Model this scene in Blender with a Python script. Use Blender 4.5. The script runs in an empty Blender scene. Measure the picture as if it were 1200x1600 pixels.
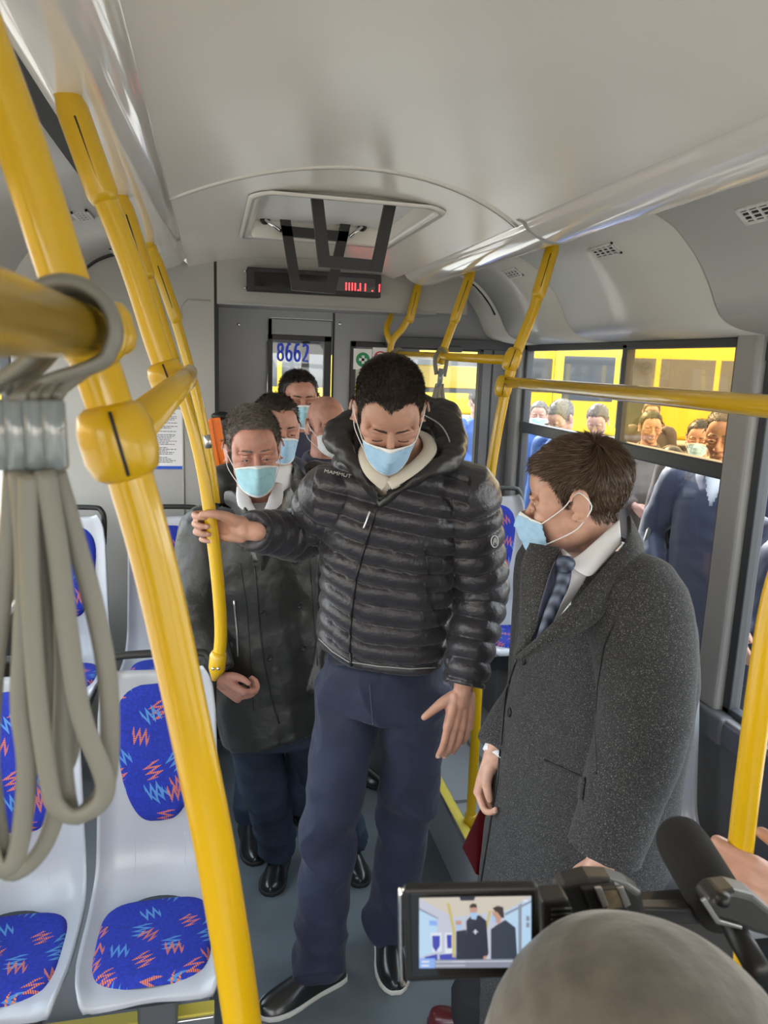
import bpy, bmesh, math, random
import numpy as np
from mathutils import Vector, Matrix, noise as mnoise
random.seed(7); rng = np.random.default_rng(11)
PI = math.pi
scene = bpy.context.scene
col = scene.collection
# ------------------------------------------------------------------ camera
CAM = np.array([-0.38, 0.0, 1.93])
CR = np.array([[0.97589774, -0.21543143, 0.03482671],
               [-0.00753774, -0.19276924, -0.98121517],
               [0.21809811, 0.95730315, -0.18974693]])       # right, down, forward
FPX = 1200.0
cam_data = bpy.data.cameras.new('camera'); cam = bpy.data.objects.new('camera', cam_data); col.objects.link(cam)
cam_data.sensor_fit = 'VERTICAL'; cam_data.sensor_height = 36.0; cam_data.sensor_width = 27.0
cam_data.lens = 36.0 * FPX / 1600.0
cam_data.clip_start = 0.05; cam_data.clip_end = 300
cam.matrix_world = Matrix(((CR[0][0], -CR[1][0], -CR[2][0], CAM[0]), (CR[0][1], -CR[1][1], -CR[2][1], CAM[1]),
                           (CR[0][2], -CR[1][2], -CR[2][2], CAM[2]), (0, 0, 0, 1)))
cam_data.dof.use_dof = True; cam_data.dof.focus_distance = 1.9; cam_data.dof.aperture_fstop = 9.0
scene.camera = cam
# ------------------------------------------------------------------ light and exposure
scene.view_settings.view_transform = 'Standard'; scene.view_settings.look = 'None'
scene.view_settings.gamma = 1.0; scene.view_settings.exposure = 1.35
try: scene.view_settings.use_curve_mapping = False
except Exception: pass
world = bpy.data.worlds.new('sky'); scene.world = world; world.use_nodes = True
wn = world.node_tree.nodes; wl = world.node_tree.links
bg = wn['Background']; bg.inputs['Strength'].default_value = 2.6
tc = wn.new('ShaderNodeTexCoord'); sx = wn.new('ShaderNodeSeparateXYZ'); rp = wn.new('ShaderNodeValToRGB')
wl.new(tc.outputs['Generated'], sx.inputs[0]); wl.new(sx.outputs['Z'], rp.inputs[0]); wl.new(rp.outputs[0], bg.inputs[0])
rp.color_ramp.elements[0].position = 0.0; rp.color_ramp.elements[0].color = (1.0, 0.95, 0.88, 1)
rp.color_ramp.elements[1].position = 0.6; rp.color_ramp.elements[1].color = (0.80, 0.90, 1.0, 1)
sd = bpy.data.lights.new('sun', 'SUN'); sun = bpy.data.objects.new('sun', sd); col.objects.link(sun)
sd.energy = 6.0; sd.angle = 0.01; sd.color = (1.0, 0.93, 0.82)
SUN_FROM = Vector((-0.16, 0.85, 0.62)).normalized()
sun.rotation_euler = SUN_FROM.to_track_quat('Z', 'Y').to_euler()
def portal(name, loc, rot, sx_, sy_):
    l = bpy.data.lights.new(name, 'AREA'); l.shape = 'RECTANGLE'; l.size = sx_; l.size_y = sy_
    l.cycles.is_portal = True
    o = bpy.data.objects.new(name, l); col.objects.link(o); o.location = loc; o.rotation_euler = rot
    return o
portal('window_portal', (1.30, 1.0, 1.43), (0, math.radians(90), 0), 1.25, 6.0)
portal('window_portal', (-1.30, -0.2, 1.43), (0, math.radians(-90), 0), 1.25, 4.4)
portal('window_portal', (0.0, -2.47, 1.25), (math.radians(-90), 0, 0), 2.3, 1.9)
# ------------------------------------------------------------------ helpers
def at(px, py, Y=None, X=None, Z=None):
    """world point seen at photo pixel (px, py) on the plane Y=, X= or Z="""
    d = CR.T @ np.array([(px - 600) / FPX, (py - 800) / FPX, 1.0])
    t = (X - CAM[0]) / d[0] if X is not None else (Y - CAM[1]) / d[1] if Y is not None else (Z - CAM[2]) / d[2]
    return CAM + t * d
def A3(*v): return np.array(v, float)
def unit(v):
    v = np.asarray(v, float); return v / max(np.linalg.norm(v), 1e-9)
class Geo:
    def __init__(s): s.v = []; s.f = []; s.m = []; s.uv = None
    def add(s, v, f, m=0):
        o = len(s.v); s.v.extend([tuple(map(float, p)) for p in v]); s.f.extend([tuple(i + o for i in q) for q in f]); s.m.extend([m] * len(f)); return s
    def box(s, lo, hi, m=0, R=None, c=None):
        (x0, y0, z0), (x1, y1, z1) = lo, hi
        v = [(x0, y0, z0), (x1, y0, z0), (x1, y1, z0), (x0, y1, z0), (x0, y0, z1), (x1, y0, z1), (x1, y1, z1), (x0, y1, z1)]
        if R is not None: v = [tuple(np.asarray(c) + R @ np.array(p)) for p in v]
        return s.add(v, [(0, 3, 2, 1), (4, 5, 6, 7), (0, 1, 5, 4), (1, 2, 6, 5), (2, 3, 7, 6), (3, 0, 4, 7)], m)
    def ell(s, c, r, R=None, n=14, m=0):
        v = []; f = []
        R = np.eye(3) if R is None else R
        rr = np.array(r if hasattr(r, '__len__') else (r, r, r), float)
        v.append((0, 0, 1.0))
        for i in range(1, n):
            t = PI * i / n
            for j in range(2 * n):
                a = PI * j / n; v.append((math.sin(t) * math.cos(a), math.sin(t) * math.sin(a), math.cos(t)))
        v.append((0, 0, -1.0)); k = 2 * n
        for j in range(k): f.append((0, 1 + j, 1 + (j + 1) % k))
        for i in range(n - 2):
            for j in range(k):
                a = 1 + i * k + j; b = 1 + i * k + (j + 1) % k; f.append((a, a + k, b + k, b))
        e = len(v) - 1; o = 1 + (n - 2) * k
        for j in range(k): f.append((e, o + (j + 1) % k, o + j))
        v = (np.array(v) * rr) @ R.T + np.array(c)
        return s.add(v, f, m)
    def rings(s, rings, m=0, cap=True, closed=True):
        n = len(rings[0]); f = []; v = [p for r in rings for p in r]
        for i in range(len(rings) - 1):
            for j in range(n if closed else n - 1):
                a = i * n + j; b = i * n + (j + 1) % n; f.append((a, b, b + n, a + n))
        if cap and closed:
            f.append(tuple(range(n - 1, -1, -1))); f.append(tuple((len(rings) - 1) * n + j for j in range(n)))
        return s.add(v, f, m)
    def tube(s, pts, r, n=12, m=0, cap=True, flat=1.0, up=None, roundcap=False, sub=0):
        pts = [np.array(p, float) for p in pts]
        rad = list(r) if hasattr(r, '__len__') else [r] * len(pts)
        if sub: pts, rad = smooth_path(pts, rad, sub)
        T = []
        for i in range(len(pts)):
            a = pts[max(i - 1, 0)]; b = pts[min(i + 1, len(pts) - 1)]; T.append(unit(b - a))
        u = np.array(up, float) if up is not None else (A3(0, 0, 1) if abs(T[0][2]) < .9 else A3(1, 0, 0))
        u = unit(u - T[0] * (u @ T[0])); rs = []
        P = list(zip(pts, rad, T))
        if roundcap:
            t0 = T[0]; t1 = T[-1]; r0 = rad[0]; r1 = rad[-1]
            pre = [(pts[0] - t0 * r0 * math.sin(a), r0 * math.cos(a), t0) for a in (1.35, .9, .45)]
            post = [(pts[-1] + t1 * r1 * math.sin(a), r1 * math.cos(a), t1) for a in (.45, .9, 1.35)]
            P = pre + P + post
        for p, q, t in P:
            u = unit(u - t * (u @ t)); w = np.cross(t, u)
            rs.append([p + q * (math.cos(2 * PI * k / n) * w + flat * math.sin(2 * PI * k / n) * u) for k in range(n)])
        return s.rings(rs, m, cap)
def smooth_path(pts, rad, sub):
    P = []; Rr = []
    n = len(pts)
    for i in range(n - 1):
        p0 = pts[max(i - 1, 0)]; p1 = pts[i]; p2 = pts[i + 1]; p3 = pts[min(i + 2, n - 1)]
        for k in range(sub):
            t = k / sub
            P.append(.5 * ((2 * p1) + (-p0 + p2) * t + (2 * p0 - 5 * p1 + 4 * p2 - p3) * t * t + (-p0 + 3 * p1 - 3 * p2 + p3) * t ** 3))
            Rr.append(rad[i] * (1 - t) + rad[i + 1] * t)
    P.append(pts[-1]); Rr.append(rad[-1])
    return P, Rr
def link(name, me, parent=None):
    o = bpy.data.objects.new(name, me); col.objects.link(o)
    if parent is not None:
        o.parent = parent; o.matrix_parent_inverse = PARENT_INV.get(parent.name, Matrix.Identity(4))
    return o
PARENT_INV = {}
def tag(o, label=None, cat=None, group=None, kind=None):
    if label: o['label'] = label
    if cat: o['category'] = cat
    if group: o['group'] = group
    if kind: o['kind'] = kind
    return o
def empty(name, loc, label=None, cat=None, group=None, kind=None):
    o = bpy.data.objects.new(name, None); o.empty_display_size = .1; o.location = tuple(loc); col.objects.link(o)
    PARENT_INV[o.name] = Matrix.Translation(Vector([float(x) for x in loc])).inverted()
    return tag(o, label, cat, group, kind)
def build(name, g, mats, parent=None, smooth=True, bevel=0, bseg=2, sub=0, solid=0, auto=None):
    me = bpy.data.meshes.new(name); me.from_pydata([tuple(p) for p in g.v], [], g.f)
    if not isinstance(mats, (list, tuple)): mats = [mats]
    for m in mats: me.materials.append(m)
    if any(g.m): me.polygons.foreach_set('material_index', g.m)
    bm = bmesh.new(); bm.from_mesh(me); bmesh.ops.recalc_face_normals(bm, faces=bm.faces); bm.to_mesh(me); bm.free()
    me.polygons.foreach_set('use_smooth', [bool(smooth)] * len(me.polygons))
    if auto is not None: sharp(me, auto)
    o = link(name, me, parent)
    if solid:
        md = o.modifiers.new('solid', 'SOLIDIFY'); md.thickness = solid; md.offset = 0
    if bevel:
        md = o.modifiers.new('bevel', 'BEVEL'); md.width = bevel; md.segments = bseg; md.limit_method = 'ANGLE'; md.angle_limit = math.radians(40)
        md.harden_normals = False
    if sub:
        md = o.modifiers.new('sub', 'SUBSURF'); md.levels = sub; md.render_levels = sub
    return o
def sharp(me, deg):
    bm = bmesh.new(); bm.from_mesh(me); th = math.radians(deg)
    for e in bm.edges:
        if len(e.link_faces) == 2 and e.calc_face_angle(0) > th: e.smooth = False
    bm.to_mesh(me); bm.free()
def voxel_mesh(g, size, smooth_it=4, name='tmp'):
    me = bpy.data.meshes.new(name); me.from_pydata([tuple(p) for p in g.v], [], g.f)
    bm = bmesh.new(); bm.from_mesh(me); bmesh.ops.recalc_face_normals(bm, faces=bm.faces); bm.to_mesh(me); bm.free()
    o = bpy.data.objects.new(name, me); col.objects.link(o)
    md = o.modifiers.new('r', 'REMESH'); md.mode = 'VOXEL'; md.voxel_size = size
    if smooth_it:
        sm = o.modifiers.new('s', 'SMOOTH'); sm.factor = .5; sm.iterations = smooth_it
    dg = bpy.context.evaluated_depsgraph_get(); dg.update()
    out = bpy.data.meshes.new_from_object(o.evaluated_get(dg))
    bpy.data.objects.remove(o); bpy.data.meshes.remove(me)
    return out
def mesh_np(me):
    n = len(me.vertices); v = np.empty(n * 3, np.float32); me.vertices.foreach_get('co', v)
    nn = np.empty(n * 3, np.float32); me.vertex_normals.foreach_get('vector', nn)
    return v.reshape(-1, 3).astype(float), nn.reshape(-1, 3).astype(float)
def set_np(me, v):
    me.vertices.foreach_set('co', v.astype(np.float32).ravel()); me.update()
def faces_np(me):
    n = len(me.polygons); st = np.empty(n, np.int32); me.polygons.foreach_get('loop_start', st)
    tt = np.empty(n, np.int32); me.polygons.foreach_get('loop_total', tt)
    lv = np.empty(len(me.loops), np.int32); me.loops.foreach_get('vertex_index', lv)
    return st, tt, lv
def submesh(me, keep_v, name):
    """new mesh with the faces whose vertices all satisfy keep_v"""
    st, tt, lv = faces_np(me); v, _ = mesh_np(me)
    fs = []
    ok = keep_v[lv]
    for s, t in zip(st, tt):
        if ok[s:s + t].all(): fs.append(lv[s:s + t])
    used = np.zeros(len(v), bool)
    for q in fs: used[q] = True
    idx = -np.ones(len(v), int); idx[used] = np.arange(used.sum())
    out = bpy.data.meshes.new(name); out.from_pydata(v[used].tolist(), [], [idx[q].tolist() for q in fs])
    return out
def finish(me, name, mats, parent, smooth=True, solid=0):
    if not isinstance(mats, (list, tuple)): mats = [mats]
    me.materials.clear()
    for m in mats: me.materials.append(m)
    me.name = name; me.polygons.foreach_set('use_smooth', [smooth] * len(me.polygons)); me.update()
    o = link(name, me, parent)
    if solid:
        md = o.modifiers.new('solid', 'SOLIDIFY'); md.thickness = solid; md.offset = 1
    return o
def waves(p, scale, k=6, seed=0, aniso=(1, 1, 1)):
    r = np.random.default_rng(seed); s = np.zeros(len(p)); q = p * np.array(aniso)
    for i in range(k):
        d = unit(r.normal(size=3)) * scale * (0.6 + 1.1 * r.random()); ph = r.random() * 6.28
        w = unit(r.normal(size=3)) * scale * .5
        s += np.sin(q @ d + ph + 1.3 * np.sin(q @ w + ph * 2))
    return s / k
# ------------------------------------------------------------------ materials
def mat(name, base, rough=.5, metal=0, coat=0, spec=.5, sss=0, emis=None, estr=1, bump=None, var=None, sheen=0, croug=.1):
    """bump=(scale, strength, distance); var=(scale, amount)"""
    m = bpy.data.materials.new(name); m.use_nodes = True; nt = m.node_tree; b = nt.nodes['Principled BSDF']
    b.inputs['Base Color'].default_value = (*base, 1); b.inputs['Roughness'].default_value = rough
    b.inputs['Metallic'].default_value = metal; b.inputs['Specular IOR Level'].default_value = spec
    b.inputs['Coat Weight'].default_value = coat; b.inputs['Coat Roughness'].default_value = croug
    if sheen: b.inputs['Sheen Weight'].default_value = sheen
    if sss:
        b.inputs['Subsurface Weight'].default_value = sss; b.inputs['Subsurface Radius'].default_value = (1, .35, .18); b.inputs['Subsurface Scale'].default_value = .006
    if emis: b.inputs['Emission Color'].default_value = (*emis, 1); b.inputs['Emission Strength'].default_value = estr
    co = nt.nodes.new('ShaderNodeTexCoord')
    if var:
        n = nt.nodes.new('ShaderNodeTexNoise'); n.inputs['Scale'].default_value = var[0]; n.inputs['Detail'].default_value = 4
        nt.links.new(co.outputs['Object'], n.inputs['Vector'])
        h = nt.nodes.new('ShaderNodeMix'); h.data_type = 'RGBA'
        h.inputs[6].default_value = (*[c * (1 - var[1]) for c in base], 1); h.inputs[7].default_value = (*[min(1, c * (1 + var[1])) for c in base], 1)
        mr = nt.nodes.new('ShaderNodeMapRange'); mr.inputs[1].default_value = .3; mr.inputs[2].default_value = .7
        nt.links.new(n.outputs['Fac'], mr.inputs[0]); nt.links.new(mr.outputs[0], h.inputs[0]); nt.links.new(h.outputs[2], b.inputs['Base Color'])
    if bump:
        n = nt.nodes.new('ShaderNodeTexNoise'); n.inputs['Scale'].default_value = bump[0]; n.inputs['Detail'].default_value = 3
        nt.links.new(co.outputs['Object'], n.inputs['Vector'])
        bp = nt.nodes.new('ShaderNodeBump'); bp.inputs['Strength'].default_value = bump[1]; bp.inputs['Distance'].default_value = bump[2]
        nt.links.new(n.outputs['Fac'], bp.inputs['Height']); nt.links.new(bp.outputs[0], b.inputs['Normal'])
    return m
def speckle(m, scale, thr, colr, detail=0):
    nt = m.node_tree; b = nt.nodes['Principled BSDF']; co = nt.nodes.new('ShaderNodeTexCoord')
    n = nt.nodes.new('ShaderNodeTexNoise'); n.inputs['Scale'].default_value = scale; n.inputs['Detail'].default_value = detail
    nt.links.new(co.outputs['Object'], n.inputs['Vector'])
    mr = nt.nodes.new('ShaderNodeMapRange'); mr.inputs[1].default_value = thr; mr.inputs[2].default_value = thr + .06
    nt.links.new(n.outputs['Fac'], mr.inputs[0])
    mx = nt.nodes.new('ShaderNodeMix'); mx.data_type = 'RGBA'
    src = b.inputs['Base Color'].links[0].from_socket if b.inputs['Base Color'].links else None
    if src: nt.links.new(src, mx.inputs[6])
    else: mx.inputs[6].default_value = b.inputs['Base Color'].default_value
    mx.inputs[7].default_value = (*colr, 1); nt.links.new(mr.outputs[0], mx.inputs[0]); nt.links.new(mx.outputs[2], b.inputs['Base Color'])
    return m
def glass_mat(name, tint, gloss=.08, dirt=None):
    m = bpy.data.materials.new(name); m.use_nodes = True; nt = m.node_tree; nt.nodes.clear()
    out = nt.nodes.new('ShaderNodeOutputMaterial'); t = nt.nodes.new('ShaderNodeBsdfTransparent'); t.inputs[0].default_value = (*tint, 1)
    g = nt.nodes.new('ShaderNodeBsdfGlossy'); g.inputs['Roughness'].default_value = .02
    lw = nt.nodes.new('ShaderNodeLayerWeight'); lw.inputs[0].default_value = .5; fr = nt.nodes.new('ShaderNodeMath'); fr.operation = 'POWER'; fr.inputs[1].default_value = 4.0
    nt.links.new(lw.outputs['Facing'], fr.inputs[0])
    ad = nt.nodes.new('ShaderNodeMath'); ad.operation = 'MULTIPLY_ADD'; ad.inputs[1].default_value = .85; ad.inputs[2].default_value = gloss * .6
    mx = nt.nodes.new('ShaderNodeMixShader'); nt.links.new(fr.outputs[0], ad.inputs[0]); nt.links.new(ad.outputs[0], mx.inputs[0])
    nt.links.new(t.outputs[0], mx.inputs[1]); nt.links.new(g.outputs[0], mx.inputs[2])
    last = mx.outputs[0]
    if dirt:
        d = nt.nodes.new('ShaderNodeBsdfDiffuse'); d.inputs[0].default_value = (.6, .6, .58, 1)
        n = nt.nodes.new('ShaderNodeTexNoise'); n.inputs['Scale'].default_value = 3; n.inputs['Detail'].default_value = 6
        co = nt.nodes.new('ShaderNodeTexCoord'); nt.links.new(co.outputs['Object'], n.inputs['Vector'])
        mr = nt.nodes.new('ShaderNodeMapRange'); mr.inputs[1].default_value = .45; mr.inputs[2].default_value = .8; mr.inputs[4].default_value = dirt
        nt.links.new(n.outputs['Fac'], mr.inputs[0]); m2 = nt.nodes.new('ShaderNodeMixShader')
        nt.links.new(mr.outputs[0], m2.inputs[0]); nt.links.new(last, m2.inputs[1]); nt.links.new(d.outputs[0], m2.inputs[2]); last = m2.outputs[0]
    nt.links.new(last, out.inputs[0]); return m
def seat_fabric():
    m = mat('seat fabric', (.008, .024, .30), .85, bump=(900, .25, .0006), var=(120, .25)); nt = m.node_tree; b = nt.nodes['Principled BSDF']
    N = nt.nodes.new; Lk = nt.links.new
    uv = N('ShaderNodeUVMap'); uv.uv_map = 'UVMap'
    cur = b.inputs['Base Color'].links[0].from_socket
    def M(op, a, c=None, d=None):
        n = N('ShaderNodeMath'); n.operation = op
        for i, x in enumerate((a, c, d)):
            if x is None: continue
            if isinstance(x, (int, float)): n.inputs[i].default_value = x
            else: Lk(x, n.inputs[i])
        return n.outputs[0]
    for k, (colr, off, stripe) in enumerate((((.06, .20, .48), .0, 0), ((.62, .15, .025), .37, 1), ((.07, .22, .50), .71, 0), ((.65, .17, .03), .13, 1))):
        mp = N('ShaderNodeMapping'); mp.inputs['Location'].default_value = (off * 3, off * 5, 0); Lk(uv.outputs[0], mp.inputs[0])
        vo = N('ShaderNodeTexVoronoi'); vo.voronoi_dimensions = '2D'; vo.inputs['Scale'].default_value = 9.5; vo.inputs['Randomness'].default_value = .75
        Lk(mp.outputs[0], vo.inputs['Vector'])
        sub_ = N('ShaderNodeVectorMath'); sub_.operation = 'SUBTRACT'
        Lk(mp.outputs[0], sub_.inputs[0]); Lk(vo.outputs['Position'], sub_.inputs[1])
        sc = N('ShaderNodeSeparateColor'); Lk(vo.outputs['Color'], sc.inputs[0])
        rot = N('ShaderNodeVectorRotate'); rot.rotation_type = 'Z_AXIS'; Lk(sub_.outputs[0], rot.inputs['Vector'])
        Lk(M('MULTIPLY_ADD', sc.outputs[0], 2.4, -.6), rot.inputs['Angle'])
        s = N('ShaderNodeSeparateXYZ'); Lk(rot.outputs[0], s.inputs[0]); x, y = s.outputs[0], s.outputs[1]
        tri = M('MULTIPLY_ADD', M('PINGPONG', M('ADD', x, 1.0), .0085), 4.0, -.017)      # zigzag amplitude about 13 mm
        dist = M('ABSOLUTE', M('SUBTRACT', y, tri))
        line = M('LESS_THAN', dist, .0105)
        ends = M('LESS_THAN', M('ABSOLUTE', x), .024)
        pick = M('GREATER_THAN', sc.outputs[1], .42)
        f = M('MULTIPLY', M('MULTIPLY', line, ends), pick)
        if stripe: f = M('MULTIPLY', f, M('GREATER_THAN', M('PINGPONG', M('ADD', s.outputs[1], 1.0), .0025), .0008))
        mx = N('ShaderNodeMix'); mx.data_type = 'RGBA'; Lk(f, mx.inputs[0]); Lk(cur, mx.inputs[6]); mx.inputs[7].default_value = (*colr, 1); cur = mx.outputs[2]
    Lk(cur, b.inputs['Base Color']); return m
MT = dict(
 ceiling=mat('glossy cream plastic', (.80, .76, .69), .30, coat=.35, croug=.25, var=(1.5, .05)),
 cove=mat('polished cream light cover', (.80, .77, .73), .12, coat=.8, croug=.04),
 side=mat('pale grey side ceiling plastic', (.70, .70, .65), .38, coat=.15, bump=(260, .06, .001)),
 gasket=mat('black rubber gasket', (.012, .012, .012), .6),
 wallgrey=mat('warm grey wall plastic', (.40, .39, .36), .5, bump=(300, .08, .001)),
 cabgrey=mat('cab partition grey', (.29, .30, .315), .42, bump=(300, .05, .001)),
 darkgrey=mat('dark grey sidewall', (.13, .132, .14), .5, bump=(350, .12, .001)),
 pillar=mat('grey window pillar plastic', (.36, .36, .355), .4, bump=(300, .05, .001)),
 frame=mat('dark window frame', (.045, .05, .058), .4),
 black=mat('black plastic', (.012, .012, .013), .45),
 matblack=mat('matte black metal', (.02, .019, .018), .5, bump=(400, .1, .0006)),
 yellow=mat('yellow handrail enamel', (.63, .385, .004), .22, coat=.35, croug=.08),
 yplast=mat('yellow joint plastic', (.61, .37, .004), .32, coat=.3),
 ytrim=mat('yellow edge strip', (.80, .66, .10), .4),
 steel=mat('brushed aluminium', (.62, .62, .62), .32, metal=.9),
 chrome=mat('chrome', (.8, .8, .8), .12, metal=1),
 floor=mat('grey vinyl bus floor', (.115, .135, .15), .42, bump=(420, .3, .0012), var=(6, .12)),
 shell=mat('silver seat shell plastic', (.40, .41, .44), .34, coat=.2, bump=(300, .05, .001)),
 seat=seat_fabric(),
 strap=mat('grey rubber strap', (.20, .195, .165), .45, bump=(150, .08, .001)),
 clasp=mat('grey shiny clasp', (.20, .23, .24), .12, coat=.8, croug=.03, bump=(35, .25, .003)),
 skin=mat('skin', (.50, .275, .20), .48, sss=.25, bump=(500, .12, .0008), var=(35, .12)),
 skinpale=mat('paler skin', (.56, .33, .25), .5, sss=.25, bump=(500, .12, .0008), var=(35, .12)),
 skinred=mat('ruddy skin', (.52, .265, .20), .5, sss=.25, bump=(500, .12, .0008), var=(35, .14)),
 nail=mat('fingernail', (.80, .55, .46), .3),
 eye=mat('eye white', (.75, .72, .70), .15), iris=mat('iris', (.05, .06, .07), .1),
 mask=mat('light blue mask fabric', (.36, .58, .80), .8, bump=(700, .15, .0006), var=(60, .06)),
 maskteal=mat('pale aqua mask fabric', (.36, .64, .74), .8, bump=(700, .15, .0006), var=(60, .06)),
 maskwhite=mat('white mask edge', (.80, .82, .84), .8),
 hairbrown=mat('dark brown hair', (.040, .028, .021), .5), hairgrey=mat('greying brown hair', (.17, .145, .125), .6, var=(90, .4)),
 hairlight=mat('light brown hair', (.088, .055, .033), .45, var=(60, .3)), hairblack=mat('near black hair', (.018, .014, .012), .5),
 stubble=mat('cropped grey side hair', (.16, .12, .10), .7),
 puffer=mat('charcoal down jacket nylon', (.026, .024, .030), .36, sheen=.15, bump=(110, .45, .004), var=(30, .1)),
 lining=mat('black jacket lining', (.018, .017, .017), .42, bump=(90, .2, .003)),
 navy=mat('navy chino cloth', (.010, .015, .042), .8, sheen=.1, bump=(11, .55, .02), var=(9, .15)),
 jeans=mat('dark blue jeans cloth', (.016, .028, .052), .8, bump=(14, .5, .02), var=(12, .25)),
 blackcloth=mat('black trouser cloth', (.012, .012, .014), .8),
 padded=mat('dark padded coat cloth', (.017, .018, .017), .42, sheen=.1, bump=(16, .5, .014), var=(10, .15)),
 tweed=speckle(speckle(mat('charcoal tweed', (.021, .022, .024), .95, sheen=.05, bump=(420, .5, .0015), var=(150, .4)), 520, .60, (.06, .06, .064)), 420, .67, (.13, .125, .12)),
 shirt=mat('white shirt cotton', (.74, .75, .80), .8, bump=(600, .1, .0005)), beigeshirt=mat('beige shirt cotton', (.60, .56, .48), .85, bump=(600, .1, .0005)),
 leather=mat('black leather', (.012, .012, .013), .28, coat=.3, bump=(120, .15, .001)), brownleather=mat('burgundy leather', (.10, .018, .018), .25, coat=.4, bump=(120, .15, .001)),
 sole=mat('pale sole rubber', (.55, .54, .50), .6), darksole=mat('dark sole rubber', (.02, .02, .02), .7),
 folder=mat('glossy burgundy folder', (.055, .001, .003), .35, spec=.2), cap=mat('grey felted wool cap', (.115, .102, .083), .95, sheen=.4, bump=(28, .5, .006), var=(40, .22)),
 foam=mat('black foam windscreen', (.012, .012, .012), 1.0, bump=(500, .8, .002)), cambody=mat('camera body plastic', (.035, .035, .035), .38, bump=(300, .1, .001)),
 blackm=mat('black mask cloth', (.015, .015, .02), .8), paper=mat('white paper', (.80, .80, .80), .6), ink=mat('dark print', (.10, .10, .12), .7), blueink=mat('blue print', (.02, .10, .55), .6),
 greenink=mat('green print', (.02, .28, .10), .6), redink=mat('red print', (.60, .02, .03), .6), num=mat('blue number film', (.01, .06, .75), .4, emis=(.01, .05, .6), estr=0),
 orange=mat('orange plastic', (.95, .20, .01), .35, coat=.2), white=mat('white plastic', (.78, .78, .76), .4),
 led=mat('red led', (.3, 0, 0), .4, emis=(1, .04, .05), estr=2.2), display=mat('dark display glass', (.008, .007, .007), .12, coat=.5),
 glass=glass_mat('window glass', (.86, .90, .92), dirt=.10), cabglass=glass_mat('cab glass', (.80, .86, .92), dirt=.06), amber=glass_mat('sliding glass with amber reflection tint', (.80, .58, .30), dirt=.04),  # amber tint of the sliding pane paints a polarised reflection into the glass colour
 pave=mat('grey paving', (.22, .20, .17), .85, bump=(20, .3, .01), var=(1.2, .22)), busyellow=mat('bus yellow paint', (.62, .42, .012), .25, coat=.5), busglass=mat('dark bus glass', (.05, .055, .06), .06, coat=.5),
 buswhite=mat('bus white paint', (.8, .8, .8), .3, coat=.4), tyre=mat('tyre rubber', (.02, .02, .02), .8), bluejacket=mat('blue work jacket', (.03, .09, .28), .7), bluedark=mat('dark navy coat cloth', (.03, .036, .075), .55, sheen=.2, bump=(60, .2, .003)),
 khaki=mat('khaki jacket', (.30, .27, .13), .8), brownjacket=mat('dark brown jacket', (.07, .05, .04), .7), greyjeans=mat('grey trouser cloth', (.07, .075, .09), .8), leaf=mat('hedge leaves', (.05, .09, .03), .8, bump=(30, 1, .05), var=(12, .5)),
 tiestripe=None, podium=mat('grey podium vinyl', (.26, .28, .30), .45, bump=(420, .2, .001)),
)
def tie_mat():
    m = mat('striped navy tie', (.02, .03, .06), .45); nt = m.node_tree; b = nt.nodes['Principled BSDF']
    co = nt.nodes.new('ShaderNodeTexCoord'); w = nt.nodes.new('ShaderNodeTexWave'); w.inputs['Scale'].default_value = 18; w.bands_direction = 'DIAGONAL'
    nt.links.new(co.outputs['Object'], w.inputs['Vector']); mx = nt.nodes.new('ShaderNodeMix'); mx.data_type = 'RGBA'
    mx.inputs[6].default_value = (.012, .018, .045, 1); mx.inputs[7].default_value = (.10, .13, .20, 1); nt.links.new(w.outputs['Fac'], mx.inputs[0]); nt.links.new(mx.outputs[2], b.inputs['Base Color']); return m
MT['tiestripe'] = tie_mat()
def text_mesh(s, size, extrude=.0004, bold=0):
    cu = bpy.data.curves.new('t', 'FONT'); cu.body = s; cu.size = size; cu.offset = bold; cu.extrude = extrude; cu.align_x = 'CENTER'; cu.align_y = 'CENTER'
    o = bpy.data.objects.new('t', cu); col.objects.link(o); dg = bpy.context.evaluated_depsgraph_get(); dg.update()
    me = bpy.data.meshes.new_from_object(o.evaluated_get(dg)); bpy.data.objects.remove(o); bpy.data.curves.remove(cu); return me
def text(name, s, size, c, right, up, m, parent, bold=0, sx_=1.0):
    me = text_mesh(s, size, bold=bold); v, _ = mesh_np(me); r = unit(right); u = unit(up); n = np.cross(r, u)
    v = np.asarray(c) + np.outer(v[:, 0] * sx_, r) + np.outer(v[:, 1], u) + np.outer(v[:, 2], n)
    me2 = bpy.data.meshes.new(name); st, tt, lv = faces_np(me); me2.from_pydata(v.tolist(), [], [lv[a:a + b].tolist() for a, b in zip(st, tt)])
    me2.materials.append(m); return link(name, me2, parent)
# ------------------------------------------------------------------ bus shell (setting)
WX = 1.24; YB = -2.4; YF = 3.75; YC = 4.0; CAB = 6.1
def zc_(x): return 2.40 - .30 * x * x
def struct(name, g, m, parent=None, **k):
    o = build(name, g, m, parent, **k)
    if parent is None: o['kind'] = 'structure'
    return o
g = Geo().box((-WX - .05, YB, -.06), (WX + .05, CAB, 0)); struct('floor', g, MT['floor'], smooth=False)
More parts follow.
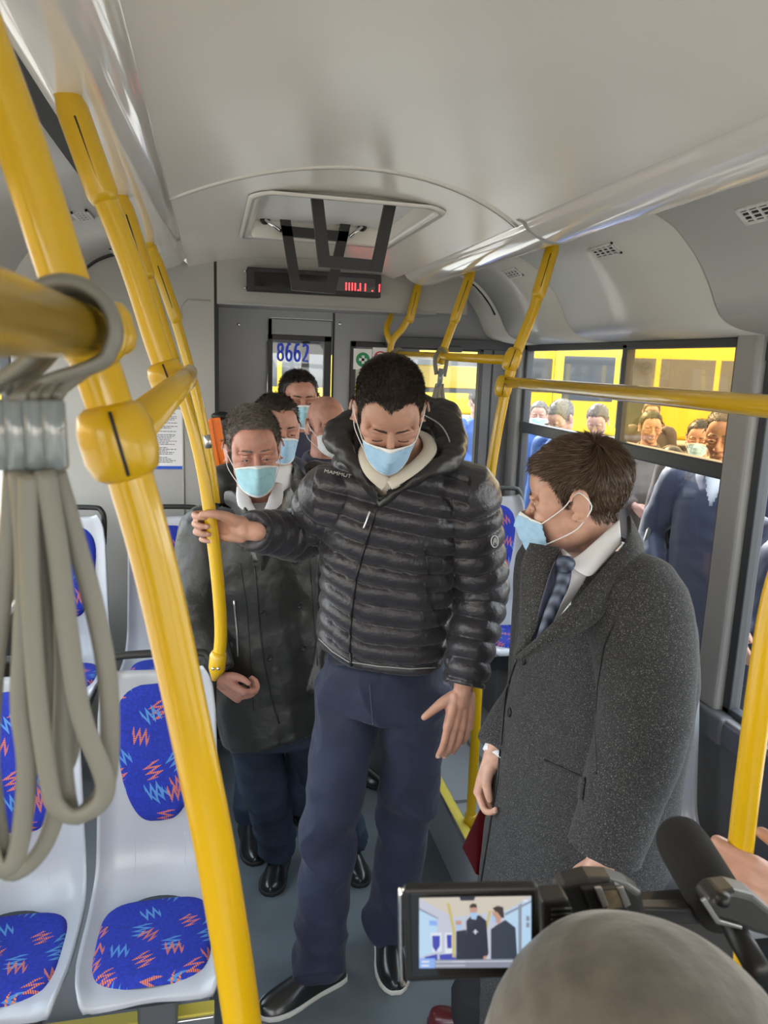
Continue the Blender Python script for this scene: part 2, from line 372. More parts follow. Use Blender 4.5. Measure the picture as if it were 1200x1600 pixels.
# podiums with edge trims
g = Geo()
def rounded_podium(g, x0, x1, y0, y1, z1, r, m=0):
    pts = [(x1, y0), (x1, y1), (x0, y1)] + [(x0 + r - r * math.cos(a), y0 + r - r * math.sin(a)) for a in np.linspace(0, PI / 2, 8)]
    g.rings([[(x, y, 0) for x, y in pts], [(x, y, z1) for x, y in pts]], m)
    return pts
rounded_podium(g, .505, WX, 2.22, YC, .25, .12); struct('floor', g, MT['podium'], smooth=False)
g = Geo(); edge = [(.505, YC, .25), (.505, 2.34, .25)] + [(.505 + .12 - .12 * math.cos(a), 2.34 - .12 * math.sin(a), .25) for a in np.linspace(.2, PI / 2, 7)] + [(WX, 2.22, .25)]
g.tube(edge, .013, 8); struct('trim_1', g, MT['steel'])
g = Geo(); g.tube([A3(p[0] + .012, p[1] + .012 * (i > 1), .257) for i, p in enumerate(edge)], .022, 8, flat=.35, up=(0, 0, 1)); struct('trim_2', g, MT['ytrim'])
g = Geo().box((.75, 2.62, .25), (WX, YC, .27)); g.box((.51, 2.60, .25), (WX, 2.615, .262)); struct('floor', g, MT['podium'], smooth=False)
g = Geo().box((-WX, 1.93, 0), (-.40, YF, .10)); struct('floor', g, MT['podium'], smooth=False)
g = Geo().box((-WX, 1.905, .0), (-.385, 1.935, .105)); struct('trim_3', g, MT['steel'], smooth=False, bevel=.004)
g = Geo().box((-WX, 1.915, .105), (-.385, 1.955, .112)); struct('trim_4', g, MT['ytrim'], smooth=False)
# centre ceiling with the hatch opening
HX0, HX1, HY0, HY1 = -.245, .27, 2.28, 3.06
g = Geo(); xs = sorted(set(list(np.linspace(-.48, .48, 25)) + [HX0, HX1])); ys = sorted(set(list(np.linspace(YB, YF + .05, 24)) + [HY0, HY1]))
for i in range(len(ys)):
    for x in xs: g.v.append((x, ys[i], zc_(x)))
nx = len(xs)
for i in range(len(ys) - 1):
    for j in range(nx - 1):
        if HX0 - 1e-6 <= xs[j] < HX1 - 1e-6 and HY0 - 1e-6 <= ys[i] < HY1 - 1e-6: continue
        a = i * nx + j; g.f.append((a, a + 1, a + nx + 1, a + nx)); g.m.append(0)
struct('ceiling', g, MT['ceiling'], solid=0)
g = Geo().tube([(x, 1.98 + .9 * x * x, zc_(x) + .001) for x in np.linspace(-.48, .48, 25)], .009, 8, flat=.6, up=(0, 0, 1)); struct('trim_5', g, MT['ceiling'])
g = Geo().tube([(x, 1.998 + .9 * x * x, zc_(x) + .001) for x in np.linspace(-.48, .48, 25)], .004, 6); struct('trim_6', g, MT['wallgrey'])
COVE = [(.462, 2.338), (.48, 2.331), (.495, 2.313), (.52, 2.298), (.555, 2.287), (.59, 2.285), (.612, 2.293), (.622, 2.310), (.624, 2.330), (.622, 2.350)]
def cove(side, y0, y1, grow, name, roundend=False):
    g = Geo(); P = [A3(x, z, 0) for x, z in COVE]; P, _ = smooth_path(P, [0] * len(P), 5)
    ys = np.linspace(y0, y1, 12); sc = [1.0] * 12
    if roundend: ys = np.concatenate([ys, y1 + .07 * np.sin(np.linspace(.2, 1.5, 7))]); sc = sc + [math.cos(a) ** .6 for a in np.linspace(.2, 1.5, 7)]
    rs = []
    for y, s in zip(ys, sc):
        r = []
        for p in P:
            d = np.array([p[0] - .55, p[1] - 2.335]); d = d * s * (1 + grow / .1)
            r.append((side * (.55 + d[0]), y, min(2.35, 2.335 + d[1])))
        rs.append(r)
    g.rings(rs, closed=False); return struct(name, g, MT['cove'])
cove(1, YB, 2.13, .006, 'trim_7'); cove(1, 2.13, 3.52, 0, 'trim_8', True); cove(-1, YB, 3.44, 0, 'trim_9', True)
g = Geo(); g.rings([[(.55 + (x - .55) * 1.07, y, 2.335 + (z - 2.335) * 1.09) for x, z in COVE] for y in (2.118, 2.134)], closed=False); struct('trim_10', g, MT['pillar'], solid=.004)
for sd_ in (1, -1):
    g = Geo().box((min(sd_ * .60, sd_ * .70), YB, 2.365), (max(sd_ * .60, sd_ * .70), YF, 2.385)); struct('trim_%d' % (11 if sd_ > 0 else 12), g, MT['gasket'], smooth=False)
SIDE = [(.69, 2.392), (.73, 2.386), (.79, 2.374), (.83, 2.362), (.885, 2.335), (.94, 2.288), (.985, 2.235), (1.02, 2.18), (1.045, 2.13), (1.075, 2.092), (1.12, 2.072), (1.18, 2.062), (1.25, 2.055)]
SP, _ = smooth_path([A3(x, z, 0) for x, z in SIDE], [0] * len(SIDE), 4)
def side_panel(side, y0, y1):
    g = Geo(); g.rings([[(side * p[0], y, p[1]) for p in SP] for y in (y0, y1)], closed=False); return struct('ceiling', g, MT['side'], solid=.012)
SEAMS = {1: [YB, 0.3, 2.03, 3.0, 3.70, 5.2], -1: [YB, .2, 1.55, 2.85, 3.72]}
for s_ in (1, -1):
    q = SEAMS[s_]
    for a, b in zip(q, q[1:]): side_panel(s_, a + .005, b - .005)
    for y in q[1:-1]:
        g = Geo(); g.rings([[(s_ * (p[0] + .006), yy, p[1] + .004) for p in SP] for yy in (y - .012, y + .012)], closed=False)
        struct('trim_13', g, MT['gasket'], solid=.006)
def hit_side(px, py, side):
    d = CR.T @ np.array([(px - 600) / FPX, (py - 800) / FPX, 1.0]); xs_ = np.array([p[0] for p in SP]); zs_ = np.array([p[1] for p in SP])
    for t in np.arange(.3, 8, .003):
        p = CAM + t * d; x = p[0] * side
        if x > .69 and (x > 1.24 or p[2] > np.interp(x, xs_, zs_)): break
    i = int(np.clip(np.searchsorted(xs_, p[0] * side), 1, len(xs_) - 1)); tg = unit(A3(side * (xs_[i] - xs_[i - 1]), 0, zs_[i] - zs_[i - 1]))
    return p, tg
# air vents: one thing each
vent_spec = [(948, 388, 1, 'white air vent grille in the side ceiling just right of the tallest right pole'),
             (803, 424, 1, 'white air vent grille in the side ceiling between the two middle right poles'),
             (1196, 325, 1, 'white air vent grille at the right edge of the photo'),
             (672, 447, 1, 'small air vent grille behind the second right pole, near the display'),
             (128, 332, -1, 'air vent grille on the left side ceiling beside the big yellow pole'),
             (183, 388, -1, 'air vent grille peeking out left of the tall yellow poles')]
for px, py, s_, lab in vent_spec:
    p, tg = hit_side(px, py, s_); yv = A3(0, 1, 0); nn = unit(np.cross(tg, yv)); nn = nn * (-1 if nn[2] > 0 else 1); p = p + nn * .0065
    R = np.stack([yv, tg, nn], 1); t = empty('air_vent', p, lab, 'vent', 'side ceiling air vents')
    L_, W_ = .155, .052
    gb = Geo().box((-L_ / 2 + .008, -W_ / 2 + .006, .0015), (L_ / 2 - .008, W_ / 2 - .006, .004), R=R, c=p); build('backing', gb, MT['black'], t, smooth=False)
    gf = Geo()
    for a, b in (((-L_ / 2, -W_ / 2), (L_ / 2, -W_ / 2 + .008)), ((-L_ / 2, W_ / 2 - .008), (L_ / 2, W_ / 2)), ((-L_ / 2, -W_ / 2), (-L_ / 2 + .012, W_ / 2)), ((L_ / 2 - .012, -W_ / 2), (L_ / 2, W_ / 2))):
        gf.box((a[0], a[1], 0), (b[0], b[1], .008), R=R, c=p)
    build('frame', gf, MT['white'], t, smooth=False); gf = Geo()
    for k in range(3): gf.box((-L_ / 2, -.0135 + k * .012, .003), (L_ / 2, -.0105 + k * .012, .007), R=R, c=p)
    for k in range(3): gf.box((-.037 + k * .035, -W_ / 2, .003), (-.031 + k * .035, W_ / 2, .008), R=R, c=p)
    build('slats', gf, MT['white'], t, smooth=False)
# right wall with windows
g = Geo().box((WX, YB, -.06), (WX + .06, CAB, .80)); g.box((WX + .01, YB, 2.045), (WX + .06, CAB, 2.5)); struct('wall_right', g, MT['darkgrey'], smooth=False)
g = Geo().box((WX - .045, YB, .775), (WX + .01, YC, .85)); struct('trim_14', g, MT['darkgrey'], smooth=False, bevel=.012, bseg=3)
g = Geo().box((WX - .035, YB, .845), (WX + .05, YC, .858)); struct('trim_15', g, MT['pillar'], smooth=False, bevel=.004)
g = Geo().box((WX - .055, 1.97, .765), (WX + .01, 2.16, .862)); struct('trim_16', g, MT['darkgrey'], smooth=False, bevel=.014, bseg=3)
PILL = [(2.035, 2.155), (-.02, .16), (-1.9, -1.7), (3.88, 4.02)]
for y0, y1 in PILL:
    g = Geo().box((WX - .03, y0, .84), (WX + .05, y1, 2.10)); struct('wall_right', g, MT['pillar'], smooth=False, bevel=.02, bseg=4)
def bus_window(n, X, y0, y1, bar, split):
    sgn = 1 if X > 0 else -1; w = empty('window_%d' % n, (X, y0, .85), kind='structure')
    x0, x1 = sorted((X - sgn * .005, X + sgn * .035))
    gg = Geo().box((x0, y0, .855), (x1, y1, .88)).box((x0, y0, 2.02), (x1, y1, 2.05)).box((x0, y0, .855), (x1, y0 + .028, 2.05)).box((x0, y1 - .035, .855), (x1, y1, 2.05))
    build('window_frame', gg, MT['frame'], w, smooth=False, bevel=.004)
    gg = Geo().box((x0 - sgn * .006, y0, bar - .028), (x1, y1, bar + .028)); build('crossbar', gg, MT['frame'], w, smooth=False, bevel=.006)
    gg = Geo().box((x0, split - .018, bar), (x1, split + .018, 2.04)); build('mullion', gg, MT['frame'], w, smooth=False, bevel=.004)
    xm = X + sgn * .018
    build('lower_pane', Geo().add([(xm, y0, .86), (xm, y1, .86), (xm, y1, bar), (xm, y0, bar)], [(0, 1, 2, 3)]), MT['glass'], w, smooth=False)
    build('upper_pane', Geo().add([(xm, split, bar), (xm, y1, bar), (xm, y1, 2.04), (xm, split, 2.04)], [(0, 1, 2, 3)]), MT['glass'], w, smooth=False)
    build('sliding_pane', Geo().add([(xm - sgn * .01, y0, bar), (xm - sgn * .01, split, bar), (xm - sgn * .01, split, 2.04), (xm - sgn * .01, y0, 2.04)], [(0, 1, 2, 3)]), MT['amber'], w, smooth=False)
bus_window(1, WX, 2.155, 3.88, 1.625, 2.86); bus_window(2, WX, .16, 2.035, 2.005, 1.1); bus_window(3, WX, -1.7, -.02, 1.625, -.9)
# left wall
g = Geo().box((-WX - .06, YB, -.06), (-WX, YF, .80)); g.box((-WX - .06, YB, 2.045), (-WX - .01, YF, 2.5)); g; struct('wall_left', g, MT['darkgrey'], smooth=False)
bus_window(4, -WX, .16, 3.7, 1.625, 1.2); bus_window(5, -WX, -1.7, -.02, 1.625, -.9)
for y0, y1 in ((-.02, .16), (-2.4, -1.7)):
    g = Geo().box((-WX - .05, y0, .80), (-WX + .03, y1, 2.10)); struct('wall_left', g, MT['pillar'], smooth=False, bevel=.02)
g = Geo().box((-WX - .06, YB - .05, -.06), (WX + .06, YB, .3)).box((-WX - .06, YB - .05, 2.15), (WX + .06, YB, 2.5)); struct('wall_back', g, MT['darkgrey'], smooth=False)
g = Geo().box((-WX - .06, YB - .05, 2.42), (WX + .06, CAB, 2.56)); struct('ceiling', g, MT['white'], smooth=False)
# front partition, left of the driver's door
def top_z(x):
    x = abs(x); return zc_(x) + .01 if x <= .48 else (2.37 if x < .70 else float(np.interp(x, [p[0] for p in SP], [p[1] for p in SP])))
def cut_panel(x0, x1, z0, y, th):
    xs_ = np.linspace(x0, x1, 24); g = Geo()
    for yy in (y, y + th):
        g.v += [(x, yy, z0) for x in xs_] + [(x, yy, top_z(x)) for x in xs_]
    n = 24
    for i in range(n - 1):
        g.f += [(i, i + 1, n + i + 1, n + i), (2 * n + i + 1, 2 * n + i, 3 * n + i, 3 * n + i + 1), (i + 1, i, 2 * n + i, 2 * n + i + 1), (n + i, n + i + 1, 3 * n + i + 1, 3 * n + i)]
    g.f += [(0, n, 3 * n, 2 * n), (n - 1, 3 * n - 1, 4 * n - 1, 2 * n - 1)]; g.m = [0] * len(g.f); return g
struct('wall_front', cut_panel(-WX, -.365, 0, YF, .03), MT['wallgrey'], smooth=False)
struct('wall_front', cut_panel(-.352, .86, 2.183, YF, .03), MT['wallgrey'], smooth=False)
g = Geo().box((-.352, YF - .006, 2.174), (.70, YF + .26, 2.184)); struct('trim_17', g, MT['pillar'], smooth=False)
g = Geo().box((-.368, YF + .002, 0), (-.345, YF + .26, 2.40)); struct('trim_18', g, MT['gasket'], smooth=False)
g = Geo(); gp = [(s_, YF - .004, z) for s_, z in [(.862, 2.345), (.9, 2.322), (.94, 2.285), (.985, 2.232), (1.01, 2.19)]]; g.tube(gp, .009, 6); struct('trim_19', g, MT['gasket'])
g = Geo(); g.tube([(-p[0] + .004, YF - .005, p[1] - .008) for p in SP[:44]], .008, 6); struct('trim_20', g, MT['gasket'])
# raised outline on left panel
p0 = at(283, 468, Y=YF); g = Geo(); g.tube([(p0[0], YF - .001, .9), (p0[0], YF - .001, p0[2] - .03), (p0[0] + .03, YF - .001, p0[2]), (-.38, YF - .001, p0[2])], .0045, 6); struct('trim_21', g, MT['wallgrey'])
# cab partition
D0, D1 = at(422, 600, Y=YC), at(519, 600, Y=YC); dz1 = at(470, 498, Y=YC)[2]
G0, G1 = at(546, 600, Y=YC)[0], at(752, 600, Y=YC)[0]; gz1 = at(600, 535, Y=YC)[2]
P0, P1 = at(424, 527, Y=YC), at(512, 527, Y=YC)
g = Geo().box((-.36, YC, 0), (D0[0], YC + .03, 2.45)).box((D1[0], YC, 0), (G0, YC + .03, 2.45)).box((D0[0], YC, dz1), (D1[0], YC + .03, 2.45)).box((G0, YC, gz1), (1.0, YC + .03, 2.45)).box((G0, YC, 0), (G1, YC + .03, .98)).box((1.0, YC, 2.06), (WX, YC + .03, 2.2))
struct('wall_front', g, MT['cabgrey'], smooth=False)
g = Geo().box((G1, YC - .01, 0), (WX, YC + .04, 2.06)); struct('wall_front', g, MT['darkgrey'], smooth=False)
g = Geo().box((D1[0] - .004, YC - .004, 0), (D1[0] + .006, YC, 2.2)).box((G1 + .05, YC - .014, .9), (G1 + .058, YC - .008, 2.06)); struct('trim_22', g, MT['gasket'], smooth=False)
g = Geo().box((.50, YC - .07, 2.02), (WX, YC - .02, 2.07)).box((.80, YC - .09, 2.0), (.90, YC - .03, 2.03)); struct('trim_23', g, MT['frame'], smooth=False, bevel=.004)
g = Geo()
for px, py in ((373, 507), (531, 506)): g.ell(at(px, py, Y=YC), (.009, .005, .009), n=6)
struct('trim_24', g, MT['chrome'])
door = empty('door_1', (D0[0], YC, 0), kind='structure')
pz0 = 1.2; g = Geo().box((D0[0] + .006, YC - .012, .02), (P0[0] - .015, YC + .02, dz1 - .008)).box((P1[0] + .015, YC - .012, .02), (D1[0] - .012, YC + .02, dz1 - .008)).box((P0[0] - .015, YC - .012, P0[2] + .012), (P1[0] + .015, YC + .02, dz1 - .008)).box((P0[0] - .015, YC - .012, .02), (P1[0] + .015, YC + .02, pz0))
build('door_panel', g, MT['cabgrey'], door, smooth=False)
g = Geo()
for a, b in (((P0[0] - .018, pz0), (P0[0] + .006, P0[2] + .015)), ((P1[0] - .02, pz0), (P1[0] + .018, P0[2] + .015)), ((P0[0] - .018, P0[2] - .012), (P1[0] + .018, P0[2] + .015)), ((P0[0], pz0), (P1[0], pz0 + .02))): g.box((a[0], YC - .02, a[1]), (b[0], YC + .01, b[1]))
build('pane_gasket', g, MT['black'], door, smooth=False, bevel=.003)
build('door_pane', Geo().add([(P0[0], YC, pz0), (P1[0], YC, pz0), (P1[0], YC, P0[2]), (P0[0], YC, P0[2])], [(0, 1, 2, 3)]), MT['cabglass'], door, smooth=False)
g = Geo().tube([(D0[0] - .012, YC - .008, 1.55), (D0[0] - .012, YC - .008, 2.02)], .008, 8); build('hinge', g, MT['steel'], door)
DG = {'8': [[(.5 + .34 * math.sin(a), .74 + .22 * math.cos(a)) for a in np.linspace(0, 2 * PI, 17)], [(.5 + .38 * math.sin(a), .26 + .25 * math.cos(a)) for a in np.linspace(0, 2 * PI, 17)]],
      '6': [[(.5 + .38 * math.sin(a), .30 + .29 * math.cos(a)) for a in np.linspace(0, 2 * PI, 17)], [(.12, .30), (.14, .55), (.24, .80), (.45, .97), (.78, .98)]],
      '2': [[(.14, .84), (.30, .97), (.55, .99), (.80, .86), (.82, .66), (.62, .42), (.14, .02), (.88, .02)]]}
nc = at(433, 563, Y=YC - .004); nw_, nh_ = .034, .085
for i_, ch_ in enumerate('8662'):
    g = Geo()
    for st_ in DG[ch_]: g.tube([nc + A3(i_ * .0425 + p_[0] * nw_, 0, p_[1] * nh_) for p_ in st_], .0062, 10, flat=.25, up=(0, 1, 0))
    build('fleet_digit', g, MT['num'], door)
w2 = empty('window_6', (G0, YC, .98), kind='structure')
g = Geo().box((G0, YC - .012, .98), (G0 + .03, YC + .035, gz1)).box((G1 - .02, YC - .012, .98), (G1, YC + .035, gz1)).box((G0, YC - .012, gz1 - .03), (G1, YC + .035, gz1)).box((G0, YC - .012, .98), (G1, YC + .035, 1.0))
build('window_frame', g, MT['black'], w2, smooth=False, bevel=.003)
build('pane', Geo().add([(G0, YC + .01, .98), (G1, YC + .01, .98), (G1, YC + .01, gz1), (G0, YC + .01, gz1)], [(0, 1, 2, 3)]), MT['cabglass'], w2, smooth=False)
# cab: dashboard, windscreen header, front mask
g = Geo().box((-WX, 5.6, 0), (WX, CAB, .95)); struct('wall_cab_front', g, MT['black'], smooth=False, bevel=.05)
g = Geo().box((-WX, CAB - .06, 1.98), (WX, CAB, 2.5)).box((.30, CAB - .06, .9), (.36, CAB, 2.2)).box((-WX - .05, YC, -.06), (-WX, CAB, 1.0)).box((-WX - .05, YC + .9, 1.0), (-WX, YC + 1.0, 2.1))
struct('wall_cab_front', g, MT['frame'], smooth=False)
g = Geo().box((.88, 5.2, 1.775), (1.60, 5.24, 1.93)); struct('trim_25', g, MT['busyellow'], smooth=False, bevel=.006)
g = Geo().box((.88, 5.19, 1.745), (1.60, 5.25, 1.775)).box((.88, 5.19, .9), (.91, 5.25, 1.93)); struct('trim_26', g, MT['frame'], smooth=False)
# ------------------------------------------------------------------ fittings
# roof hatch
ht = empty('roof_hatch', ((HX0 + HX1) / 2, (HY0 + HY1) / 2, 2.40), 'open roof hatch with pale frame, silver lid underside and two black lever frames', 'roof hatch')
def rr(x0, x1, y0, y1, r, n=5):
    out = []
    for cx, cy, a0 in ((x1 - r, y1 - r, 0), (x0 + r, y1 - r, PI / 2), (x0 + r, y0 + r, PI), (x1 - r, y0 + r, 1.5 * PI)):
        out += [(cx + r * math.cos(a0 + t), cy + r * math.sin(a0 + t)) for t in np.linspace(0, PI / 2, n)]
    return out
def ringz(x0, x1, y0, y1, r, dz): return [(x, y, zc_(x) + dz) for x, y in rr(x0, x1, y0, y1, r)]
g = Geo(); g.rings([ringz(HX0 - .03, HX1 + .03, HY0 - .03, HY1 + .03, .06, -.002), ringz(HX0 - .025, HX1 + .025, HY0 - .025, HY1 + .025, .055, -.010), ringz(HX0 - .006, HX1 + .006, HY0 - .006, HY1 + .006, .05, -.010), ringz(HX0 + .01, HX1 - .01, HY0 + .01, HY1 - .01, .05, .0), ringz(HX0 + .01, HX1 - .01, HY0 + .01, HY1 - .01, .05, .09)], cap=False)
build('hatch_frame', g, MT['ceiling'], ht)
g = Geo(); g.rings([ringz(HX0 - .020, HX1 + .020, HY0 - .020, HY1 + .020, .055, -.0112), ringz(HX0 - .012, HX1 + .012, HY0 - .012, HY1 + .012, .052, -.0112)], cap=False); build('frame_seal', g, MT['pillar'], ht)
lid = build('lid', Geo().box((HX0 - .02, HY0 - .02, 2.485), (HX1 + .02, HY1 + .02, 2.50)), MT['shell'], ht, smooth=False)
g = Geo().box((HX0 + .09, HY0 + .05, 2.47), (HX1 - .09, HY1 - .10, 2.487)); build('lid_panel', g, MT['steel'], lid, smooth=False, bevel=.02, bseg=3)
g = Geo().box((HX0 + .01, HY1 - .12, 2.36), (HX1 - .01, HY1 - .09, 2.45)); build('crossbeam', g, MT['ceiling'], ht, smooth=False, bevel=.01)
def bar_frame(pts, Y, w, th, name, cross=None):
    """four-sided lever frame with bars w metres wide, lying in the plane Y"""
    P = [at(x, y, Y=Y) for x, y in pts]; n = A3(0, 1, 0); g = Geo()
    def line(i): a, b = P[i], P[(i + 1) % 4]; d = unit(b - a); q = np.cross(d, n); c = sum(P) / 4; q = q if q @ (c - a) > 0 else -q; return a + q * w * (1.0 if i != 0 else .5), d
    def meet(l1, l2):
        (a, d), (b, e) = l1, l2; A_ = np.array([[d[0], -e[0]], [d[2], -e[2]]]); t = np.linalg.solve(A_, np.array([b[0] - a[0], b[2] - a[2]])); return a + d * t[0]
    L_ = [line(i) for i in range(4)]; inn = [meet(L_[i - 1], L_[i]) for i in range(4)]
    for i in range(4):
        a, b, c2, d = P[i], P[(i + 1) % 4], inn[(i + 1) % 4], inn[i]
        g.add([a, b, c2, d, a + n * th, b + n * th, c2 + n * th, d + n * th], [(0, 1, 2, 3), (7, 6, 5, 4), (0, 4, 5, 1), (1, 5, 6, 2), (2, 6, 7, 3), (3, 7, 4, 0)])
    if cross:
        a, b = [P[0] + (P[3] - P[0]) * t for t in cross], [P[1] + (P[2] - P[1]) * t for t in cross]
        g.add([a[0], b[0], b[1], a[1], a[0] + n * th, b[0] + n * th, b[1] + n * th, a[1] + n * th], [(0, 1, 2, 3), (7, 6, 5, 4), (0, 4, 5, 1), (1, 5, 6, 2), (2, 6, 7, 3), (3, 7, 4, 0)])
    return build(name, g, MT['matblack'], ht, smooth=False)
bar_frame([(485, 295), (622, 308), (597, 426), (499, 417)], 2.32, .034, .022, 'lever_frame')
bar_frame([(436, 331), (550, 342), (524, 459), (456, 453)], 2.89, .036, .022, 'lever_frame', cross=(.17, .30))
for px, py, Y in ((414, 343, 2.92), (566, 354, 2.92)): build('knob', Geo().ell(at(px, py, Y=Y), (.018, .02, .018), n=8), MT['black'], ht)
for a, b, Y in (((414, 343), (440, 362), 2.90), ((566, 354), (546, 370), 2.90)): build('link_rod', Geo().tube([at(*a, Y=Y), at(*b, Y=Y)], .006, 6), MT['chrome'], ht)
# display
a = at(386, 417, Y=YF - .06); b = at(595, 466, Y=YF - .06); tl = at(386, 454, Y=YF - .06)
dp = empty('information_display', ((a[0] + b[0]) / 2, YF - .03, tl[2]), 'long black information display with red dot-matrix digits above the cab door', 'display')
z0, z1 = (tl[2] + b[2]) / 2 + .001, at(490, 423, Y=YF - .06)[2]
build('housing', Geo().box((a[0], YF - .06, z0), (b[0], YF - .002, z1)), MT['black'], dp, smooth=False, bevel=.004)
build('screen', Geo().box((a[0] + .035, YF - .064, z0 + .022), (b[0] - .03, YF - .059, z1 - .02)), MT['display'], dp, smooth=False)
g = Geo(); x0 = at(540, 448, Y=YF - .065)[0]; pit = .0052
GL = {'i': ['1', '1', '1', '0', '1'], '|': ['1', '1', '1', '1', '1'], 'J': ['01', '01', '01', '01', '11'], '.': ['0', '0', '0', '0', '1'], ' ': ['0'] * 5, 'u': ['101', '101', '101', '101', '111']}
cx = 0
for chx in '||||J |  .  |':
    rows = GL[chx]
    for r_, row in enumerate(rows):
        for c_, ch in enumerate(row):
            if ch == '1': g.box((x0 + (cx + c_) * pit * 1.9, YF - .066, z0 + .055 - r_ * .0072), (x0 + (cx + c_) * pit * 1.9 + .0055, YF - .0645, z0 + .055 - r_ * .0072 + .0055))
    cx += len(rows[0]) + (1 if chx != ' ' else 0) * .45
build('digits', g, MT['led'], dp, smooth=False)
for z in (z0 + .015, z1 - .015): build('screw', Geo().ell((a[0] - .006, YF - .012, z), (.006, .006, .006), n=6), MT['chrome'], dp)
# notice sheet
c = at(258, 684, Y=YF - .003); nt_ = empty('notice_sheet', c, 'white printed notice with a blue bottom band on the grey front panel', 'notice')
xa, xb, za, zb = at(205, 640, Y=YF)[0], at(284, 640, Y=YF)[0], at(284, 733, Y=YF)[2], at(284, 640, Y=YF)[2]
xa = at(143, 640, Y=YF)[0]
build('sheet', Geo().box((xa, YF - .003, za), (xb, YF, zb)), MT['paper'], nt_, smooth=False)
build('blue_band', Geo().box((xa + .004, YF - .004, za), (xb - .002, YF - .003, za + .015)), MT['blueink'], nt_, smooth=False)
g = Geo(); z = zb - .02
while z > za + .03:
    for c0 in (0, 1):
        w_ = (xb - xa) / 2; x_ = xa + c0 * w_ + .012; e_ = x_ + (w_ - .03) * random.uniform(.7, 1)
        while x_ < e_:
            l_ = random.uniform(.006, .018); g.box((x_, YF - .0038, z), (min(x_ + l_, e_), YF - .003, z + .0032)); x_ += l_ + .003
    z -= .0075 if random.random() < .85 else .016
build('print', g, MT['ink'], nt_, smooth=False)
# safety stickers on partition pane
def disc(c, r, m, name, parent, ring=0, n=28):
    g = Geo(); p = [(c[0] + r * math.cos(t), c[1], c[2] + r * math.sin(t)) for t in np.linspace(0, 2 * PI, n, endpoint=False)]
    if ring:
        q = [(c[0] + (r - ring) * math.cos(t), c[1], c[2] + (r - ring) * math.sin(t)) for t in np.linspace(0, 2 * PI, n, endpoint=False)]; g.rings([p, q], cap=False)
    else: g.add(p, [tuple(range(n))])
    return build(name, g, m, parent, smooth=False)
c = at(567, 562, Y=YC - .014); s1 = empty('first_aid_sticker', c, 'round green first aid sticker with white cross on cab glass', 'sticker')
build('backing', Geo().box((c[0] - .05, c[1] - .001, c[2] - .05), (c[0] + .047, c[1], c[2] + .055)), MT['paper'], s1, smooth=False)
disc((c[0], c[1] - .002, c[2]), .037, MT['greenink'], 'disc', s1)
build('cross', Geo().box((c[0] - .021, c[1] - .004, c[2] - .007), (c[0] + .021, c[1] - .003, c[2] + .007)).box((c[0] - .007, c[1] - .004, c[2] - .021), (c[0] + .007, c[1] - .003, c[2] + .021)), MT['paper'], s1, smooth=False)
c = at(592, 560, Y=YC - .014); c[0] += .008; s2 = empty('no_smoking_sticker', c, 'round red no smoking sticker with a diagonal bar on cab glass', 'sticker')
build('backing', Geo().box((c[0] - .042, c[1] - .001, c[2] - .05), (c[0] + .055, c[1], c[2] + .055)), MT['paper'], s2, smooth=False)
disc((c[0], c[1] - .002, c[2]), .037, MT['redink'], 'ring', s2, ring=.007)
g = Geo(); R45 = np.array([[math.cos(.8), 0, math.sin(.8)], [0, 1, 0], [-math.sin(.8), 0, math.cos(.8)]]); g.box((-.033, -.001, -.0035), (.033, 0, .0035), R=R45, c=A3(c[0], c[1] - .003, c[2])); build('bar', g, MT['redink'], s2, smooth=False)
build('cigarette', Geo().box((c[0] - .02, c[1] - .0025, c[2] - .004), (c[0] + .02, c[1] - .002, c[2] + .004)), MT['ink'], s2, smooth=False)
# green exit style sticker on side ceiling
p, tg = hit_side(680, 506, 1); nn = unit(np.cross(tg, A3(0, 1, 0))); nn = nn * (-1 if nn[2] > 0 else 1)
R = np.stack([A3(0, 1, 0), tg, nn], 1); st_ = empty('safety_sticker', p, 'small green sticker of safety pictograms on the side ceiling beyond the display', 'sticker')
build('panel', Geo().box((-.045, -.06, .008), (.045, .06, .009), R=R, c=p), MT['greenink'], st_, smooth=False)
g = Geo()
for k in range(4): g.box((-.03, -.045 + k * .027, .0092), (.03 - .012 * (k % 2), -.045 + k * .027 + .006, .0098), R=R, c=p)
build('print', g, MT['paper'], st_, smooth=False)
# orange life hammer / bag holder on partition
c = at(345, 700, Y=3.5)
oo = Geo(); P_ = [at(x, y, Y=3.45) for x, y in ((326, 655), (344, 652), (352, 690), (358, 745), (350, 775), (334, 740), (328, 700))]
q_ = [p + A3(0, .05, 0) for p in P_]; oo.rings([P_, q_])
og = empty('orange_safety_vest', P_[4], 'bright orange safety vest hanging behind the yellow poles on the left', 'vest')
build('panel', oo, MT['orange'], og, smooth=False, bevel=.006, bseg=3)
oo = Geo(); P_ = [at(x, y, Y=3.44) for x, y in ((322, 660), (331, 656), (338, 700), (352, 760), (346, 772), (328, 725))]; oo.rings([P_, [p + A3(0, .02, 0) for p in P_]]); build('strap', oo, MT['orange'], og, smooth=False, bevel=.004)
oo = Geo(); oo.ell(at(346, 650, Y=3.5), (.045, .03, .02), n=10); build('hood', oo, MT['black'], og)
